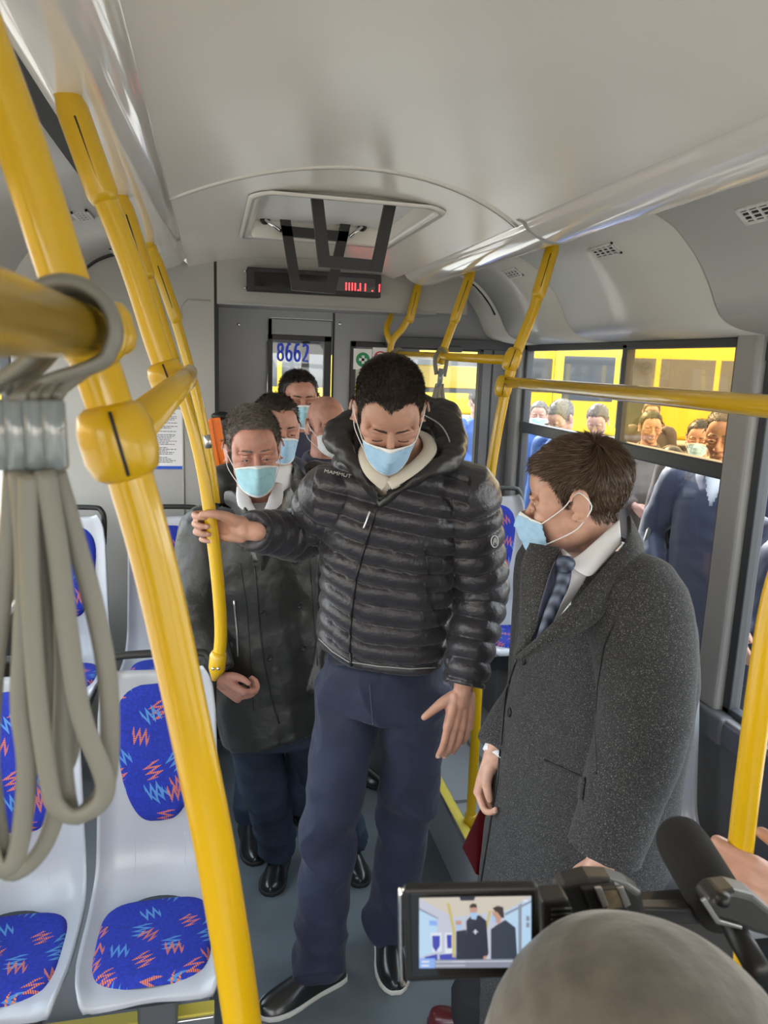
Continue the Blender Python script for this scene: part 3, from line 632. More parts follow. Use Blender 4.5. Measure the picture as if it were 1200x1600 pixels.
# ------------------------------------------------------------------ handrails
YL = MT['yellow']; YP = MT['yplast']
def pole(name, pts, r, label, group, parent=None, bracket_top=None, joints=(), extra=()):
    P = [at(x, y, Y=Y) for x, y, Y in pts]; t = empty(name, P[-1], label, 'pole', group)
    g = Geo().tube(P, r, 36, sub=8); build('tube', g, YL, t)
    if bracket_top:
        g = Geo(); a = P[0]; b = P[1]; d = unit(b - a); L = bracket_top
        g.tube([a - d * .05, a, a + d * L * .2, a + d * L * .92, a + d * L], [r * .45, r * .9, r * 1.42, r * 1.42, r * 1.15], 18, flat=.92); build('ceiling_bracket', g, YP, t)
        g = Geo(); u = unit(CAM - (a + d * L * .5)); g.tube([a + d * L * .25 + u * r * 1.42, a + d * L * .8 + u * r * 1.36], .0016, 5); build('bracket_slot', g, MT['gasket'], t)
    for i, k in joints:
        pass
    return t, P
def clamp(name, c, d, r, L, t, slot=True, ball=False):
    d = unit(d); g = Geo(); c = np.asarray(c)
    g.tube([c - d * L * .5, c - d * L * .42, c - d * L * .2, c + d * L * .2, c + d * L * .42, c + d * L * .5], [r * 1.02, r * 1.4, r * 1.62, r * 1.62, r * 1.4, r * 1.02], 22); build(name, g, YP, t)
    if slot:
        u = unit(CAM - c); u = unit(u - d * (u @ d)); g = Geo(); g.tube([c - d * L * .42 + u * r * 1.5, c - d * L * .2 + u * r * 1.62, c + d * L * .2 + u * r * 1.62, c + d * L * .42 + u * r * 1.45], .0014, 5); build('joint_seam', g, MT['gasket'], t)
def sleeve(name, c, d, r, L, t):
    d = unit(d); g = Geo(); c = np.asarray(c); g.tube([c, c + d * .006, c + d * L * .7, c + d * L], [r * 1.55, r * 1.6, r * 1.4, r * 1.1], 20); build(name, g, YP, t)
GRP = 'yellow floor-to-ceiling poles'
tL1, PL1 = pole('handrail_pole', [(-85, -110, .62), (-40, 27, .62), (-18, 90, .62), (23, 200, .62), (57, 300, .62), (120, 495, .62), (160, 600, .62), (205, 750, .62), (246, 900, .62), (300, 1150, .62), (340, 1350, .62), (379, 1600, .62), (405, 1850, .62)], .0175, 'big yellow pole nearest the camera, crossing the left of the photo from top to bottom', GRP)
ax = unit(PL1[7] - PL1[6])
clamp('joint', at(185, 690, Y=.62), ax, .0175, .058, tL1)
clamp('joint', at(150, 520, Y=.62), ax, .0175, .040, tL1, slot=False)
g = Geo(); c0 = at(143, 521, Y=.60); g.tube([c0 - A3(0, .016, 0), c0 - A3(0, .008, 0), c0 + A3(0, .02, 0), c0 + A3(0.01, .032, 0)], [.021, .026, .026, .015], 20); build('socket', g, YP, tL1)
g = Geo(); g.ell(at(186, 545, Y=.6), (.0035, .0035, .0035), n=6); build('screw', g, MT['chrome'], tL1)
g = Geo(); g.ell(at(181, 520, Y=.597), (.0025, .001, .006), n=6); build('orange_mark', g, MT['orange'], tL1)
tL2, PL2 = pole('handrail_pole', [(100, 135, 1.25), (150, 275, 1.25), (205, 415, 1.25), (245, 540, 1.25), (272, 612, 1.25)], .0175, 'thick yellow pole ending at the horizontal pipe, second from the left', GRP, bracket_top=.16)
clamp('joint', at(262, 590, Y=1.25), PL2[-1] - PL2[-2], .0175, .05, tL2)
tL3, PL3 = pole('handrail_pole', [(186, 300, 1.95), (250, 500, 1.95), (310, 700, 1.95), (335, 860, 1.95), (345, 980, 1.95), (340, 1040, 1.95)], .0165, 'curved yellow pole gripped by the man in the quilted jacket', GRP, bracket_top=.2)
g = Geo(); e = at(341, 1030, Y=1.95); g.tube([at(342, 1018, Y=1.95), at(341, 1024, Y=1.95), at(339, 1045, Y=1.95), at(334, 1063, Y=1.95)], [.018, .0225, .022, .006], 16); build('foot_bracket', g, YP, tL3)
for x in (333, 341): build('screw', Geo().ell(at(x, 1045, Y=1.925), (.0045, .003, .0045), n=6), MT['chrome'], tL3)
tL4, PL4 = pole('handrail_pole', [(236, 385, 2.7), (262, 460, 2.7), (300, 590, 2.7), (325, 700, 2.7), (338, 800, 2.7), (342, 900, 2.7)], .0165, 'thin far yellow pole in front of the orange vest', GRP, bracket_top=.25)
g = Geo().tube([at(323, 680, Y=2.67), at(326, 700, Y=2.67)], .012, 10); build('metal_band', g, MT['steel'], tL4)
# horizontal left pipes
t = empty('handrail_pipe', at(230, 640, Y=.9), 'horizontal yellow pipe running away between the two nearest left poles', 'handrail')
a = at(195, 682, Y=.62); b = at(290, 592, Y=1.27); g = Geo().tube([a, b, b + A3(-.01, .62, 0)], .0175, 20); build('tube', g, YL, t)
t = empty('handrail_pipe', at(60, 505, Y=.5), 'shiny yellow overhead pipe carrying the grey strap at the left edge', 'handrail')
a = at(150, 521, Y=.62); g = Geo().tube([a, a + A3(0, -1.6, 0)], .0175, 24); build('tube', g, YL, t); railA = a
# right poles
tR1, PR1 = pole('handrail_pole', [(868, 372, 2.45), (835, 480, 2.45), (795, 590, 2.45), (765, 750, 2.45), (752, 900, 2.45), (745, 1100, 2.45), (735, 1290, 2.45)], .0175, 'tall curved yellow pole standing on the raised platform right of the quilted jacket', GRP, bracket_top=.2)
PRb = PR1[-1]; g = Geo().tube([PRb + A3(0, 0, .05), PRb + A3(0, 0, .045), PRb, A3(PRb[0], PRb[1], .25)], [.019, .024, .025, .027], 18); build('foot_socket', g, YP, tR1)
clamp('joint', at(800, 562, Y=2.45), PR1[2] - PR1[1], .0175, .075, tR1); clamp('joint', at(787, 604, Y=2.45), PR1[3] - PR1[2], .0175, .07, tR1)
tR2, PR2 = pole('handrail_pole', [(740, 415, 3.2), (712, 495, 3.2), (688, 560, 3.2)], .0165, 'slanted yellow hanger pole holding the grey straps above the dark-haired head', 'yellow ceiling hangers', bracket_top=.25)
clamp('joint', at(690, 556, Y=3.2), PR2[-1] - PR2[-2], .0165, .07, tR2)
tR3, PR3 = pole('handrail_pole', [(655, 440, 3.72), (645, 480, 3.72), (630, 512, 3.72), (612, 535, 3.72), (608, 575, 3.72)], .016, 'forked yellow hanger pole farthest back beside the display', 'yellow ceiling hangers', bracket_top=.2)
g = Geo().tube([at(613, 440, Y=4.6), at(612, 487, Y=3.9), at(604, 515, Y=3.75), at(612, 540, Y=3.72)], .015, 14, sub=5); build('fork', g, YL, tR3)
tR4, PR4 = pole('handrail_pole', [(1310, 500, .80), (1250, 800, .80), (1208, 950, .80), (1178, 1150, .80), (1156, 1335, .80), (1140, 1500, .80), (1125, 1750, .80)], .0165, 'yellow pole gripped by a hand at the lower right edge', GRP)
t = empty('handrail_pipe', at(1000, 615, Y=1.7), 'long horizontal yellow pipe in front of the amber window', 'handrail')
a = at(792, 597, Y=2.45); b = at(1210, 636, Y=.98); g = Geo().tube([a, b, b + (b - a) * .6], .0175, 20); build('tube', g, YL, t)
t = empty('handrail_pipe', at(700, 556, Y=3.2), 'horizontal yellow pipe between the right poles above the dark-haired head', 'handrail')
g = Geo().tube([at(798, 563, Y=2.45), at(690, 557, Y=3.2), at(612, 553, Y=3.72)], .0165, 18); build('tube', g, YL, t)
# ------------------------------------------------------------------ straps
def band(P, w, th, name, t, m=None, sub=8):
    g = Geo().tube(P, w, 12, sub=sub, flat=th / w, up=CAM - P[0]); return build(name, g, m or MT['strap'], t)
t = empty('hanging_strap', at(60, 520, Y=.54), 'bundle of grey rubber grab straps clasped together, hanging at the left edge', 'strap')
ys_ = np.linspace(.552, .500, 4)
for i, yy in enumerate(ys_):
    c = A3(railA[0], yy, railA[2]); R_ = .0222 + i * .0016
    P = [c + R_ * A3(math.cos(a), 0, math.sin(a)) for a in np.linspace(-.9, PI + .7, 12)]
    lo = at(84 - i * 20, 628, Y=.5 - .004 * i); P = [lo, at(104 - 14 * i, 600, Y=.515 - .003 * i)] + P + [at(20 - i * 16, 610, Y=.515)]
    band(P, .0042, .0075, 'loop', t, sub=4)
for i, (x, w_) in enumerate(((80, .0085), (52, .0085), (22, .0085), (-6, .0085))):
    a, b = at(x, 624, Y=.492), at(x + 8, 733, Y=.492); g = Geo().tube([a, a + (b - a) * .05, a + (b - a) * .95, b], [w_ * .85, w_, w_, w_ * .85], 12, flat=.9); build('clasp', g, MT['clasp'], t)
YY = .485
strands = [
 [(70, 735), (92, 870), (108, 1000), (128, 1120), (158, 1200), (165, 1235), (150, 1262), (116, 1276), (90, 1262), (78, 1230), (62, 1120), (52, 1000), (46, 870), (44, 740)],
 [(86, 735), (120, 850), (150, 960), (168, 1060), (172, 1150), (166, 1225), (140, 1262), (112, 1272), (98, 1180), (100, 1050), (96, 900), (78, 735)],
 [(46, 735), (64, 870), (76, 1000), (88, 1130), (92, 1240), (74, 1310), (44, 1352), (8, 1362), (-20, 1300)],
 [(30, 735), (40, 870), (36, 1000), (32, 1100), (42, 1200), (30, 1320), (10, 1358), (-14, 1330), (-30, 1200)],
 [(22, 735), (14, 850), (2, 950), (-10, 1050), (-16, 1200), (4, 1340)],
 [(56, 735), (80, 850), (98, 950), (112, 1050), (108, 1180), (70, 1230)]]
for i, s_ in enumerate(strands): band([at(x, y, Y=YY + .008 * (i % 3) - .006 * (i == 0)) for x, y in s_], .0062, .0035, 'strand', t, sub=6)
def small_strap(c, lines, label):
    t = empty('hanging_strap', c, label, 'strap')
    for pts in lines: band([at(*p) for p in pts], .009, .004, 'strand', t, sub=5)
    return t
t = small_strap(at(690, 570, Y=3.12), [[(682, 585, 3.12), (680, 560, 3.14), (690, 545, 3.16), (698, 560, 3.14), (694, 588, 3.12)], [(686, 600, 3.12), (684, 640, 3.12), (683, 700, 3.12)], [(690, 600, 3.12), (693, 640, 3.12), (692, 710, 3.12)], [(684, 600, 3.12), (672, 640, 3.12), (662, 672, 3.12)]], 'grey grab strap hanging from the pipe right of the dark-haired head')
build('clasp', Geo().tube([at(690, 576, Y=3.1), at(686, 604, Y=3.1)], .021, 12, flat=.5), MT['clasp'], t)
t = small_strap(at(622, 553, Y=3.65), [[(616, 568, 3.66), (615, 552, 3.66), (622, 544, 3.68), (629, 552, 3.66), (624, 575, 3.66)]], 'grey strap loop on the pipe beside the forked yellow hanger')
# ------------------------------------------------------------------ seats
def superpt(a, ex): c, s = math.cos(a), math.sin(a); return (math.copysign(abs(c) ** (2 / ex), c), math.copysign(abs(s) ** (2 / ex), s))
SEATP, _ = smooth_path([A3(0, -.43, .425), A3(0, -.42, .448), A3(0, -.36, .452), A3(0, -.22, .438), A3(0, -.10, .432), A3(0, -.02, .455), A3(0, .022, .52), A3(0, .04, .64), A3(0, .055, .80), A3(0, .075, .96), A3(0, .082, 1.035), A3(0, .09, 1.055)], [0] * 12, 4)
SEATP = [p * A3(1, 1, 1) for p in SEATP]; SL = np.concatenate([[0], np.cumsum([np.linalg.norm(b - a) for a, b in zip(SEATP, SEATP[1:])])])
def seat_surf(s, x):
    y = np.interp(s, SL, [p[1] for p in SEATP]); z = np.interp(s, SL, [p[2] for p in SEATP]); e = .01
    y2 = np.interp(s + e, SL, [p[1] for p in SEATP]); z2 = np.interp(s + e, SL, [p[2] for p in SEATP]); y1 = np.interp(s - e, SL, [p[1] for p in SEATP]); z1 = np.interp(s - e, SL, [p[2] for p in SEATP])
    tg = unit(A3(0, y2 - y1, z2 - z1)); n = unit(np.cross(A3(1, 0, 0), tg)); return A3(x, y, z), n
def seat_halfw(s):
    T = SL[-1]; w = np.interp(s, [0, .012, .03, .06, .12, .2, .38, .50, .62, T - .12, T - .05, T - .02, T], [.125, .145, .158, .168, .176, .178, .178, .172, .168, .160, .153, .143, .125]); return w
def make_seat():
    root = empty('bus_seat', (0, 0, 0)); T = SL[-1]; ns, nt2 = 96, 26; g = Geo(); G = []
    for i in range(ns + 1):
        s = T * (i / ns if i > 12 else (i / 12) ** 1.5 * 12 / ns); w = seat_halfw(s); row = []
        for j in range(nt2 + 1):
            t = -1 + 2 * j / nt2; t = math.copysign(abs(t) ** .85, t); p, n = seat_surf(s, w * t)
            lip = .026 * max(0, (abs(t) - .72) / .28) ** 1.6 * (1 if s > .05 else s / .05) - .012 * math.exp(-(t / .5) ** 2)
            row.append(p + n * lip)
        G.append(row)
    back = [[p - seat_surf(T * i / ns, 0)[1] * .020 + A3(0, 0, 0) for p in r] for i, r in enumerate(G)]
    rs = [G[i] + back[i][::-1] for i in range(ns + 1)]
    g.rings(rs); build('shell', g, MT['shell'], root)
    # moulded ribs
    for x_, sgn in ((-.105, 1), (-.07, 1), (.07, -1), (.105, -1)):
        g = Geo().tube([seat_surf(s, x_ + sgn * .03 * max(0, (.47 - s)) / .12 * -1)[0] + seat_surf(s, 0)[1] * -.009 for s in np.linspace(.41, .56, 9)], .0035, 6)
        build('rib', g, MT['shell'], root)
    def cushion(name, s0, s1, hw, ex, taper, lift):
        g = Geo(); n = 40; K = 9; sc = (s0 + s1) / 2; sh = (s1 - s0) / 2; uvs = []
        rs = []
        for k in range(K + 1):
            f = 1 - (k / K) ** 1.2; row = []
            for j in range(n):
                cx, cs = superpt(2 * PI * j / n, ex); f_ = max(f, .002); ss = sc + sh * cs * f_; x_ = hw * cx * f_ * (1 - taper * (1 - (cs * f_ + 1) / 2) ** 2)
                p, nn_ = seat_surf(ss, x_); h = lift * (1 - (1 - (k / K)) ** 6) ** .5 if k else -.004
                row.append(p + nn_ * (h - .004)); uvs.append((x_, ss))
            rs.append(row)
        g.rings(rs, cap=False); o = build(name, g, MT['seat'], root)
        me = o.data; uvl = me.uv_layers.new(name='UVMap'); lv = [l.vertex_index for l in me.loops]
        for i, vi in enumerate(lv): uvl.data[i].uv = uvs[vi]
        return o
    cushion('seat_cushion', .055, .385, .152, 4.2, .0, .016)
    cushion('back_cushion', .60, T - .045, .128, 3.6, .42, .014)
    g = Geo().tube([(-.15, .075, .93), (-.152, .10, 1.03), (-.14, .11, 1.075), (-.10, .115, 1.09), (.10, .115, 1.09), (.14, .11, 1.075), (.152, .10, 1.03), (.15, .075, .93)], .0115, 12, sub=5); build('grab_handle', g, MT['matblack'], root)
    g = Geo().box((-.12, -.30, .30), (.12, .04, .43)); build('seat_frame', g, MT['frame'], root, smooth=False, bevel=.01)
    g = Geo().box((-.05, -.22, .0), (.05, -.06, .31)); build('pedestal', g, MT['darkgrey'], root, smooth=False, bevel=.01)
    return root
def copy_tree(o, parent=None):
    c = o.copy(); col.objects.link(c)
    if parent is not None: c.parent = parent
    for ch in list(o.children): copy_tree(ch, c)
    return c
seat0 = make_seat()
seats = [(-.535, 2.055, 0.0, 'blue patterned bus seat behind the big yellow pole, nearest the aisle at lower left'),
         (-.905, 2.055, 0.0, 'blue patterned bus seat at the lower left corner behind the grey strap'),
         (-.585, 3.42, .17, 'blue patterned bus seat in the far left row, beside the dark padded coat'),
         (-1.0, 3.42, .17, 'blue patterned bus seat in the far left row, behind the grey strap loops'),
         (.98, 3.45, .25, 'blue patterned bus seat on the platform between quilted jacket and tweed overcoat'),
         (.985, 1.99, .0, 'blue patterned bus seat beside the tweed coat, mostly hidden by the microphone')]
for i, (x, y, z, lab) in enumerate(seats):
    o = seat0 if i == 0 else copy_tree(seat0)
    o.location = (x, y, z); tag(o, lab, 'bus seat', 'blue patterned bus seats with silver shells')
# ------------------------------------------------------------------ outside
GZ = -.14
g = Geo().add([(-60, -40, GZ), (80, -40, GZ), (80, 90, GZ), (-60, 90, GZ)], [(0, 1, 2, 3)]); o = struct('ground', g, MT['pave'], smooth=False)
def bus(cx, cy, ax, ay, label, L=12.0, H=3.0, logo=True):
    d = unit(A3(ax, ay, 0)); n = A3(d[1], -d[0], 0); t = empty('yellow_bus', (cx, cy, GZ), label, 'bus', 'parked yellow buses')
    if n @ (CAM - A3(cx, cy, 0)) < 0: n = -n
    R = np.stack([d, -n, A3(0, 0, 1)], 1); 
    if np.linalg.det(R) < 0: R[:, 0] *= -1
    c = A3(cx, cy, GZ); W = 2.5
    build('body', Geo().box((-L / 2, 0, .3), (L / 2, W, H), R=R, c=c), MT['busyellow'], t, smooth=False, bevel=.12, bseg=3)
    build('roof', Geo().box((-L / 2 + .3, .2, H), (L / 2 - .3, W - .2, H + .22), R=R, c=c), MT['buswhite'], t, smooth=False, bevel=.08)
    k = 0; x = -L / 2 + .25
    while x < L / 2 - 1.4:
        w_ = 1.35 if k % 3 != 1 else .9
        z0_ = 1.25 if k % 3 != 1 else .55
        build('window', Geo().box((x, -.02, z0_), (x + w_, .02, 2.45), R=R, c=c), MT['busglass'], t, smooth=False)
        x += w_ + .14; k += 1
    build('windscreen', Geo().box((-L / 2 - .02, .15, 1.1), (-L / 2 + .02, W - .15, 2.6), R=R, c=c), MT['busglass'], t, smooth=False)
    for wx in (-L / 2 + 2.6, L / 2 - 3.0):
        p = c + R @ A3(wx, .0, .48); build('wheel', Geo().tube([p + n * .03, p - n * .25], .48, 24), MT['tyre'], t)
    return t
bus(14.2, 17.3, .88, -.47, 'yellow bus side with dark windows behind the amber sliding pane')
bus(8.2, 27.5, .92, -.38, 'yellow bus partly seen in the clear upper left window pane', L=9)
bus(.5, 24.5, .98, .02, 'yellow bus seen through the cab glass right of the dark-haired head', L=6)
bus(-7.5, 20.0, .98, .1, 'yellow bus seen small through the driver door glass', L=12)
# ------------------------------------------------------------------ people
def frame_from(fwd, up=(0, 0, 1)):
    """columns: right hand side of the person, forward, up"""
    f = unit(fwd); r = unit(np.cross(f, np.asarray(up, float))); u = np.cross(r, f); return np.stack([r, f, u], 1)
def rotR(R, yaw=0, pitch=0, roll=0):
    cy, sy = math.cos(yaw), math.sin(yaw); cp, sp = math.cos(pitch), math.sin(pitch); cr, sr = math.cos(roll), math.sin(roll)
    Y = np.array([[cy, -sy, 0], [sy, cy, 0], [0, 0, 1]]); P = np.array([[1, 0, 0], [0, cp, -sp], [0, sp, cp]]); Q = np.array([[cr, 0, sr], [0, 1, 0], [-sr, 0, cr]])
    return R @ Y @ P @ Q
def head_geo(g, c, R, s, neck=None, nr=.058, fat=1.0, detail=True):
    def E(p, r, Rl=None): g.ell(c + R @ (np.array(p) * s), np.array(r) * s, R=R if Rl is None else R @ Rl, n=16)
    E((0, -.020, .036), (.076, .097, .086)); E((0, .034, .040), (.062, .054, .058)); E((0, .036, -.028), (.058 * fat, .050, .062))
    E((0, .024, -.072), (.051 * fat, .050, .040)); E((0, .066, -.094), (.024, .020, .019)); E((0, .0, -.040), (.064 * fat, .06, .05))
    for k in (-1, 1):
        E((k * .043 * fat, -.002, -.060), (.019, .030, .030)); E((k * .038, .060, -.026), (.022, .024, .017)); E((k * .028, .078, .017), (.025, .011, .0085))
        E((k * .056, .035, .016), (.012, .032, .034)); E((k * .055, .046, -.006), (.015, .024, .022)); E((k * .012, .094, -.040), (.0095, .010, .0085)); E((k * .030, .071, -.004), (.017, .0105, .0125)); E((k * .047, .062, -.004), (.011, .014, .013))
        # ear
        ec = np.array([k * .080, -.014, -.004]); tilt = .42
        pts = []
        for a in np.linspace(-2.0, 2.7, 16):
            rr_ = (.0175, .031); z = math.sin(a) * rr_[1]; y = -math.cos(a) * rr_[0] * (1 - .12 * (z < 0))
            pts.append(c + R @ ((ec + np.array([k * (.007 - y * -tilt), y - .002, z + (.001)])) * s))
        g.tube(pts, .0042 * s, 8, roundcap=True)
        Rl = np.array([[math.cos(k * tilt), -math.sin(k * tilt), 0], [math.sin(k * tilt), math.cos(k * tilt), 0], [0, 0, 1.0]])
        E(ec + np.array([k * .001, -.001, .0]), (.0042, .0155, .027), Rl); E(ec + np.array([-k * .002, .010, -.024]), (.006, .009, .010)); E(ec + np.array([-k * .001, .013, -.004]), (.004, .004, .006))
    E((0, .084, -.066), (.025, .010, .0095)); 
    g.tube([c + R @ (np.array(p) * s) for p in ((0, .080, .012), (0, .090, -.008), (0, .103, -.030), (0, .106, -.038), (0, .092, -.046))], [.0085 * s, .0085 * s, .0115 * s, .0125 * s, .008 * s], 12, roundcap=True)
    if neck is not None:
        a = c + R @ (np.array([0, -.018, -.045]) * s); g.tube([a, a * .5 + neck * .5 + R @ A3(0, -.004, 0), neck], [nr * s * 1.0, nr * s * .96, nr * s * 1.12], 20, roundcap=True)
HL = ([-.14, -.11, -.07, -.035, -.022, .000, .012, .020, .034, .050, .070, .085, .12], [-.066, -.064, -.055, -.040, .006, .008, -.012, .000, .048, .062, .074, .082, .088])
def hair_mask(L, front=0.0, widow=0.0, recede=0.0):
    x, y, z = L[:, 0], L[:, 1], L[:, 2]
    line = np.interp(y, *HL) + front * (y > .03); line = line - widow * np.exp(-(x / .022) ** 2) * (y > .05)
    corner = np.clip((np.abs(x) - .018) / .02, 0, 1) * np.clip((y - .035) / .02, 0, 1) * recede
    h = z - line - corner * (z > .03) + .004 * np.sin(x * 210 + z * 170) * np.sin(y * 260)
    ear = (np.abs(x) > .0745) & (y > -.040) & (y < .012) & (z < .028)
    h[ear] = -.02; h[z < -.075] = -.03; h[(y > -.02) & (z < -.02)] = -.02
    return h
def hand_geo(g, w, R, s, curls, thumb, spread=.06, left=False, fat=1.0):
    """w wrist, R columns (thumb side, fingers, back of the hand). curls: 4 lists of 3 bend angles; thumb: list of 4 local points"""
    k = 1.0
    def T(p): return w + R @ (np.array(p, float) * s)
    g.tube([T((0, -.03, 0)), T((0, 0, 0)), T((.001, .02, 0))], [.026 * s, .026 * s, .028 * s], 14, flat=.78, up=R[:, 2], roundcap=True)
    for x0, x1 in ((.020, .031), (.007, .0105), (-.007, -.0105), (-.020, -.030)):
        g.tube([T((x0, .008, 0)), T(((x0 + x1) / 2, .05, .002)), T((x1, .092, .001))], [.0155 * s, .0145 * s, .0122 * s], 12, roundcap=True)
    g.ell(T((.024, .035, -.010)), np.array((.016, .030, .014)) * s, R=R, n=10); g.ell(T((-.022, .04, -.008)), np.array((.012, .034, .012)) * s, R=R, n=10)
    tips = []
    for i, (x, ln) in enumerate(((.031, (.044, .026, .020)), (.0105, (.048, .030, .021)), (-.0105, (.045, .028, .020)), (-.030, (.035, .021, .018)))):
        p = np.array([x, .092 - .006 * (i == 3), .001]); a = 0; sp = spread * (1.5 - i) ; P = [p]
        for b, L_ in zip(curls[i], ln):
            a += b; d = np.array([math.sin(sp) * math.cos(a), math.cos(sp) * math.cos(a), -math.sin(a)]); p = p + d * L_; P.append(p)
        r = [.0100 * fat, .0092 * fat, .0084 * fat, .0070 * fat] if i < 3 else [.0088 * fat, .008 * fat, .0073 * fat, .0062 * fat]
        g.tube([T(q) for q in P], [q * s for q in r], 12, sub=4, roundcap=True)
        up = np.array([0, math.sin(a), math.cos(a)]); tips.append((T(P[-1] * .72 + P[-2] * .28 + up * r[-1] * .82), R @ d, R @ up, r[-1] * s))
    g.tube([T(q) for q in thumb], [.0165 * s, .0145 * s, .0112 * s, .0085 * s][:len(thumb)], 12, sub=4, roundcap=True)
    return tips
def nails(tips, parent):
    for c, d, u, r in tips:
        x = np.cross(d, u); g = Geo().ell(c, (r * .72, r * .95, r * .22), R=np.stack([x, d, u], 1), n=7); build('fingernail', g, MT['nail'], parent)
def face_mask(t, c, R, s, m, z0=-.010, z1=-.112, w=1.12, fwd=0.0, open_=0):
    nu, nv = 48, 26; rows = []
    for j in range(nv + 1):
        v = j / nv; row = []
        for i in range(nu + 1):
            u = -1 + 2 * i / nu; th = u * w; rx = .0705 - .010 * v; ry = .084 - .006 * v
            z = z0 + (z1 - z0) * v; zs = (z0 - .020) + ((z1 + .030) - (z0 - .020)) * v; k = abs(u) ** 1.7; zz = z * (1 - k) + zs * k
            ridge = np.interp(v, [0, .12, .3, .55, .8, 1], [.004, .016, .024, .018, .012, .002]) * math.exp(-(u / (.20 + .25 * v)) ** 2)
            pl = .0028 * ((v * 3.2) % 1.0 - .5) * (1 - k) * (v < .96) * (v > .06) + .0016 * math.sin(17 * u + 9 * v) * math.sin(5 * v * PI) * (abs(u) > .3)
            x = rx * math.sin(th); y = .018 + ry * math.cos(th) + ridge + pl + .004 + fwd; row.append(c + R @ (A3(x, y, zz) * s))
        rows.append(row)
    g = Geo(); g.rings(rows[1:-1], closed=False); me = build('face_mask_panel', g, m, t, solid=.0012)
    g = Geo(); g.rings(rows[:3], closed=False); g.rings(rows[-3:], closed=False)
    build('mask_border', g, MT['maskwhite'], me, solid=.0022)
    for k in (-1, 1):
        i = 0 if k < 0 else nu; a, b = rows[1][i], rows[-2][i]; e1 = c + R @ (A3(k * .0885, -.020, .022) * s); e2 = c + R @ (A3(k * .0875, -.038, -.006) * s); e3 = c + R @ (A3(k * .083, -.020, -.034) * s)
        g = Geo().tube([a, c + R @ (A3(k * .079, .018, -.006) * s), c + R @ (A3(k * .086, -.004, .016) * s), e1, e2, e3, c + R @ (A3(k * .078, .004, -.055) * s), b], .0013 * s, 6, sub=4); build('ear_loop', g, MT['maskwhite'], me)
    return me
def eyes(t, c, R, s, look=(0, 1, 0), lid=.35, brow='hairbrown', closed=False, browless=False, skin='skin'):
    for k in (-1, 1):
        e = c + R @ (A3(k * .0300, .0730, -.004) * s)
        if not closed:
            g = Geo().ell(e, .0112 * s, n=14); eb = build('eyeball', g, MT['eye'], t)
            d = R @ unit(look); g = Geo().ell(e + d * .0082 * s, (.0052 * s,) * 3, n=10); build('iris', g, MT['iris'], eb)
            g = Geo()
            for sg, z, rr_ in ((1, .0045, .0052), (-1, -.0085, .004)):
                g.tube([c + R @ (A3(k * (.0305 + dx), .0745 + .0105 - 6 * dx * dx * 3.4, -.004 + z - sg * 26 * dx * dx) * s) for dx in np.linspace(-.0135, .0135, 9)], rr_ * s, 8, roundcap=True, flat=.8)
            build('eyelid', g, MT[skin], t)
        else:
            g = Geo().tube([c + R @ (A3(k * (.0305 + dx), .0868 - 10 * dx * dx, -.0105 + 14 * dx * dx) * s) for dx in np.linspace(-.0125, .0125, 9)], .0012 * s, 6); build('eyelash', g, MT['hairblack'], t)
        if not browless:
            g = Geo(); r = np.random.default_rng(5)
            for q in range(130):
                u = r.random(); x = .010 + .036 * u; z = .0195 + .006 * math.sin(u * 2.4) - .004 * u + r.normal() * .0014; y = .0905 - .30 * max(0, x - .018) ** 1.0 * .55 - (x ** 2) * 3.0
                p = c + R @ (A3(k * x, y, z) * s); d = R @ unit(A3(k * 1, -.25, .35 - u)); g.tube([p, p + d * .0045 * s + R @ A3(0, .0006, 0), p + d * .009 * s], [.0006, .00045, .0001], 4)
            build('eyebrow', g, MT[brow], t)
def strands(me_v, me_n, h, c, R, s, nst, length, comb, m, name, parent, lift=.5, width=.0006, seed=1, side_len=.5, jit=.12):
    r = np.random.default_rng(seed); idx = np.where(h > .001)[0]
    if len(idx) == 0: return
    idx = r.choice(idx, nst); V = []; F = []; comb = R @ unit(comb)
    for q in idx:
        p = me_v[q] + r.normal(size=3) * .0015; n = me_n[q]; L = (me_v[q] - c) @ R / s
        l = length * (side_len + (1 - side_len) * np.clip((L[2] - .02) / .06, 0, 1)) * (.7 + .6 * r.random())
        d = unit(comb - n * (comb @ n)) + r.normal(size=3) * jit; dn = R @ A3(0, -.25, -1.0)
        wgt = max(np.clip(1 - (L[2] - .0) / .06, 0, 1), np.clip((-.03 - L[1]) / .05, 0, 1)); d = d * (1 - wgt) + unit(dn - n * (dn @ n)) * wgt; d = unit(d + n * lift); d2 = unit(d - n * lift * .6)
        w = unit(np.cross(d, r.normal(size=3))) * width; a = p; b = p + d * l * .55; e = b + d2 * l * .5
        o = len(V); V += [a - w, a + w, b + w * .8, b - w * .8, e]; F += [(o, o + 1, o + 2, o + 3), (o + 3, o + 2, o + 4)]
    me = bpy.data.meshes.new(name); me.from_pydata([tuple(v) for v in V], [], F); return finish(me, name, m, parent)
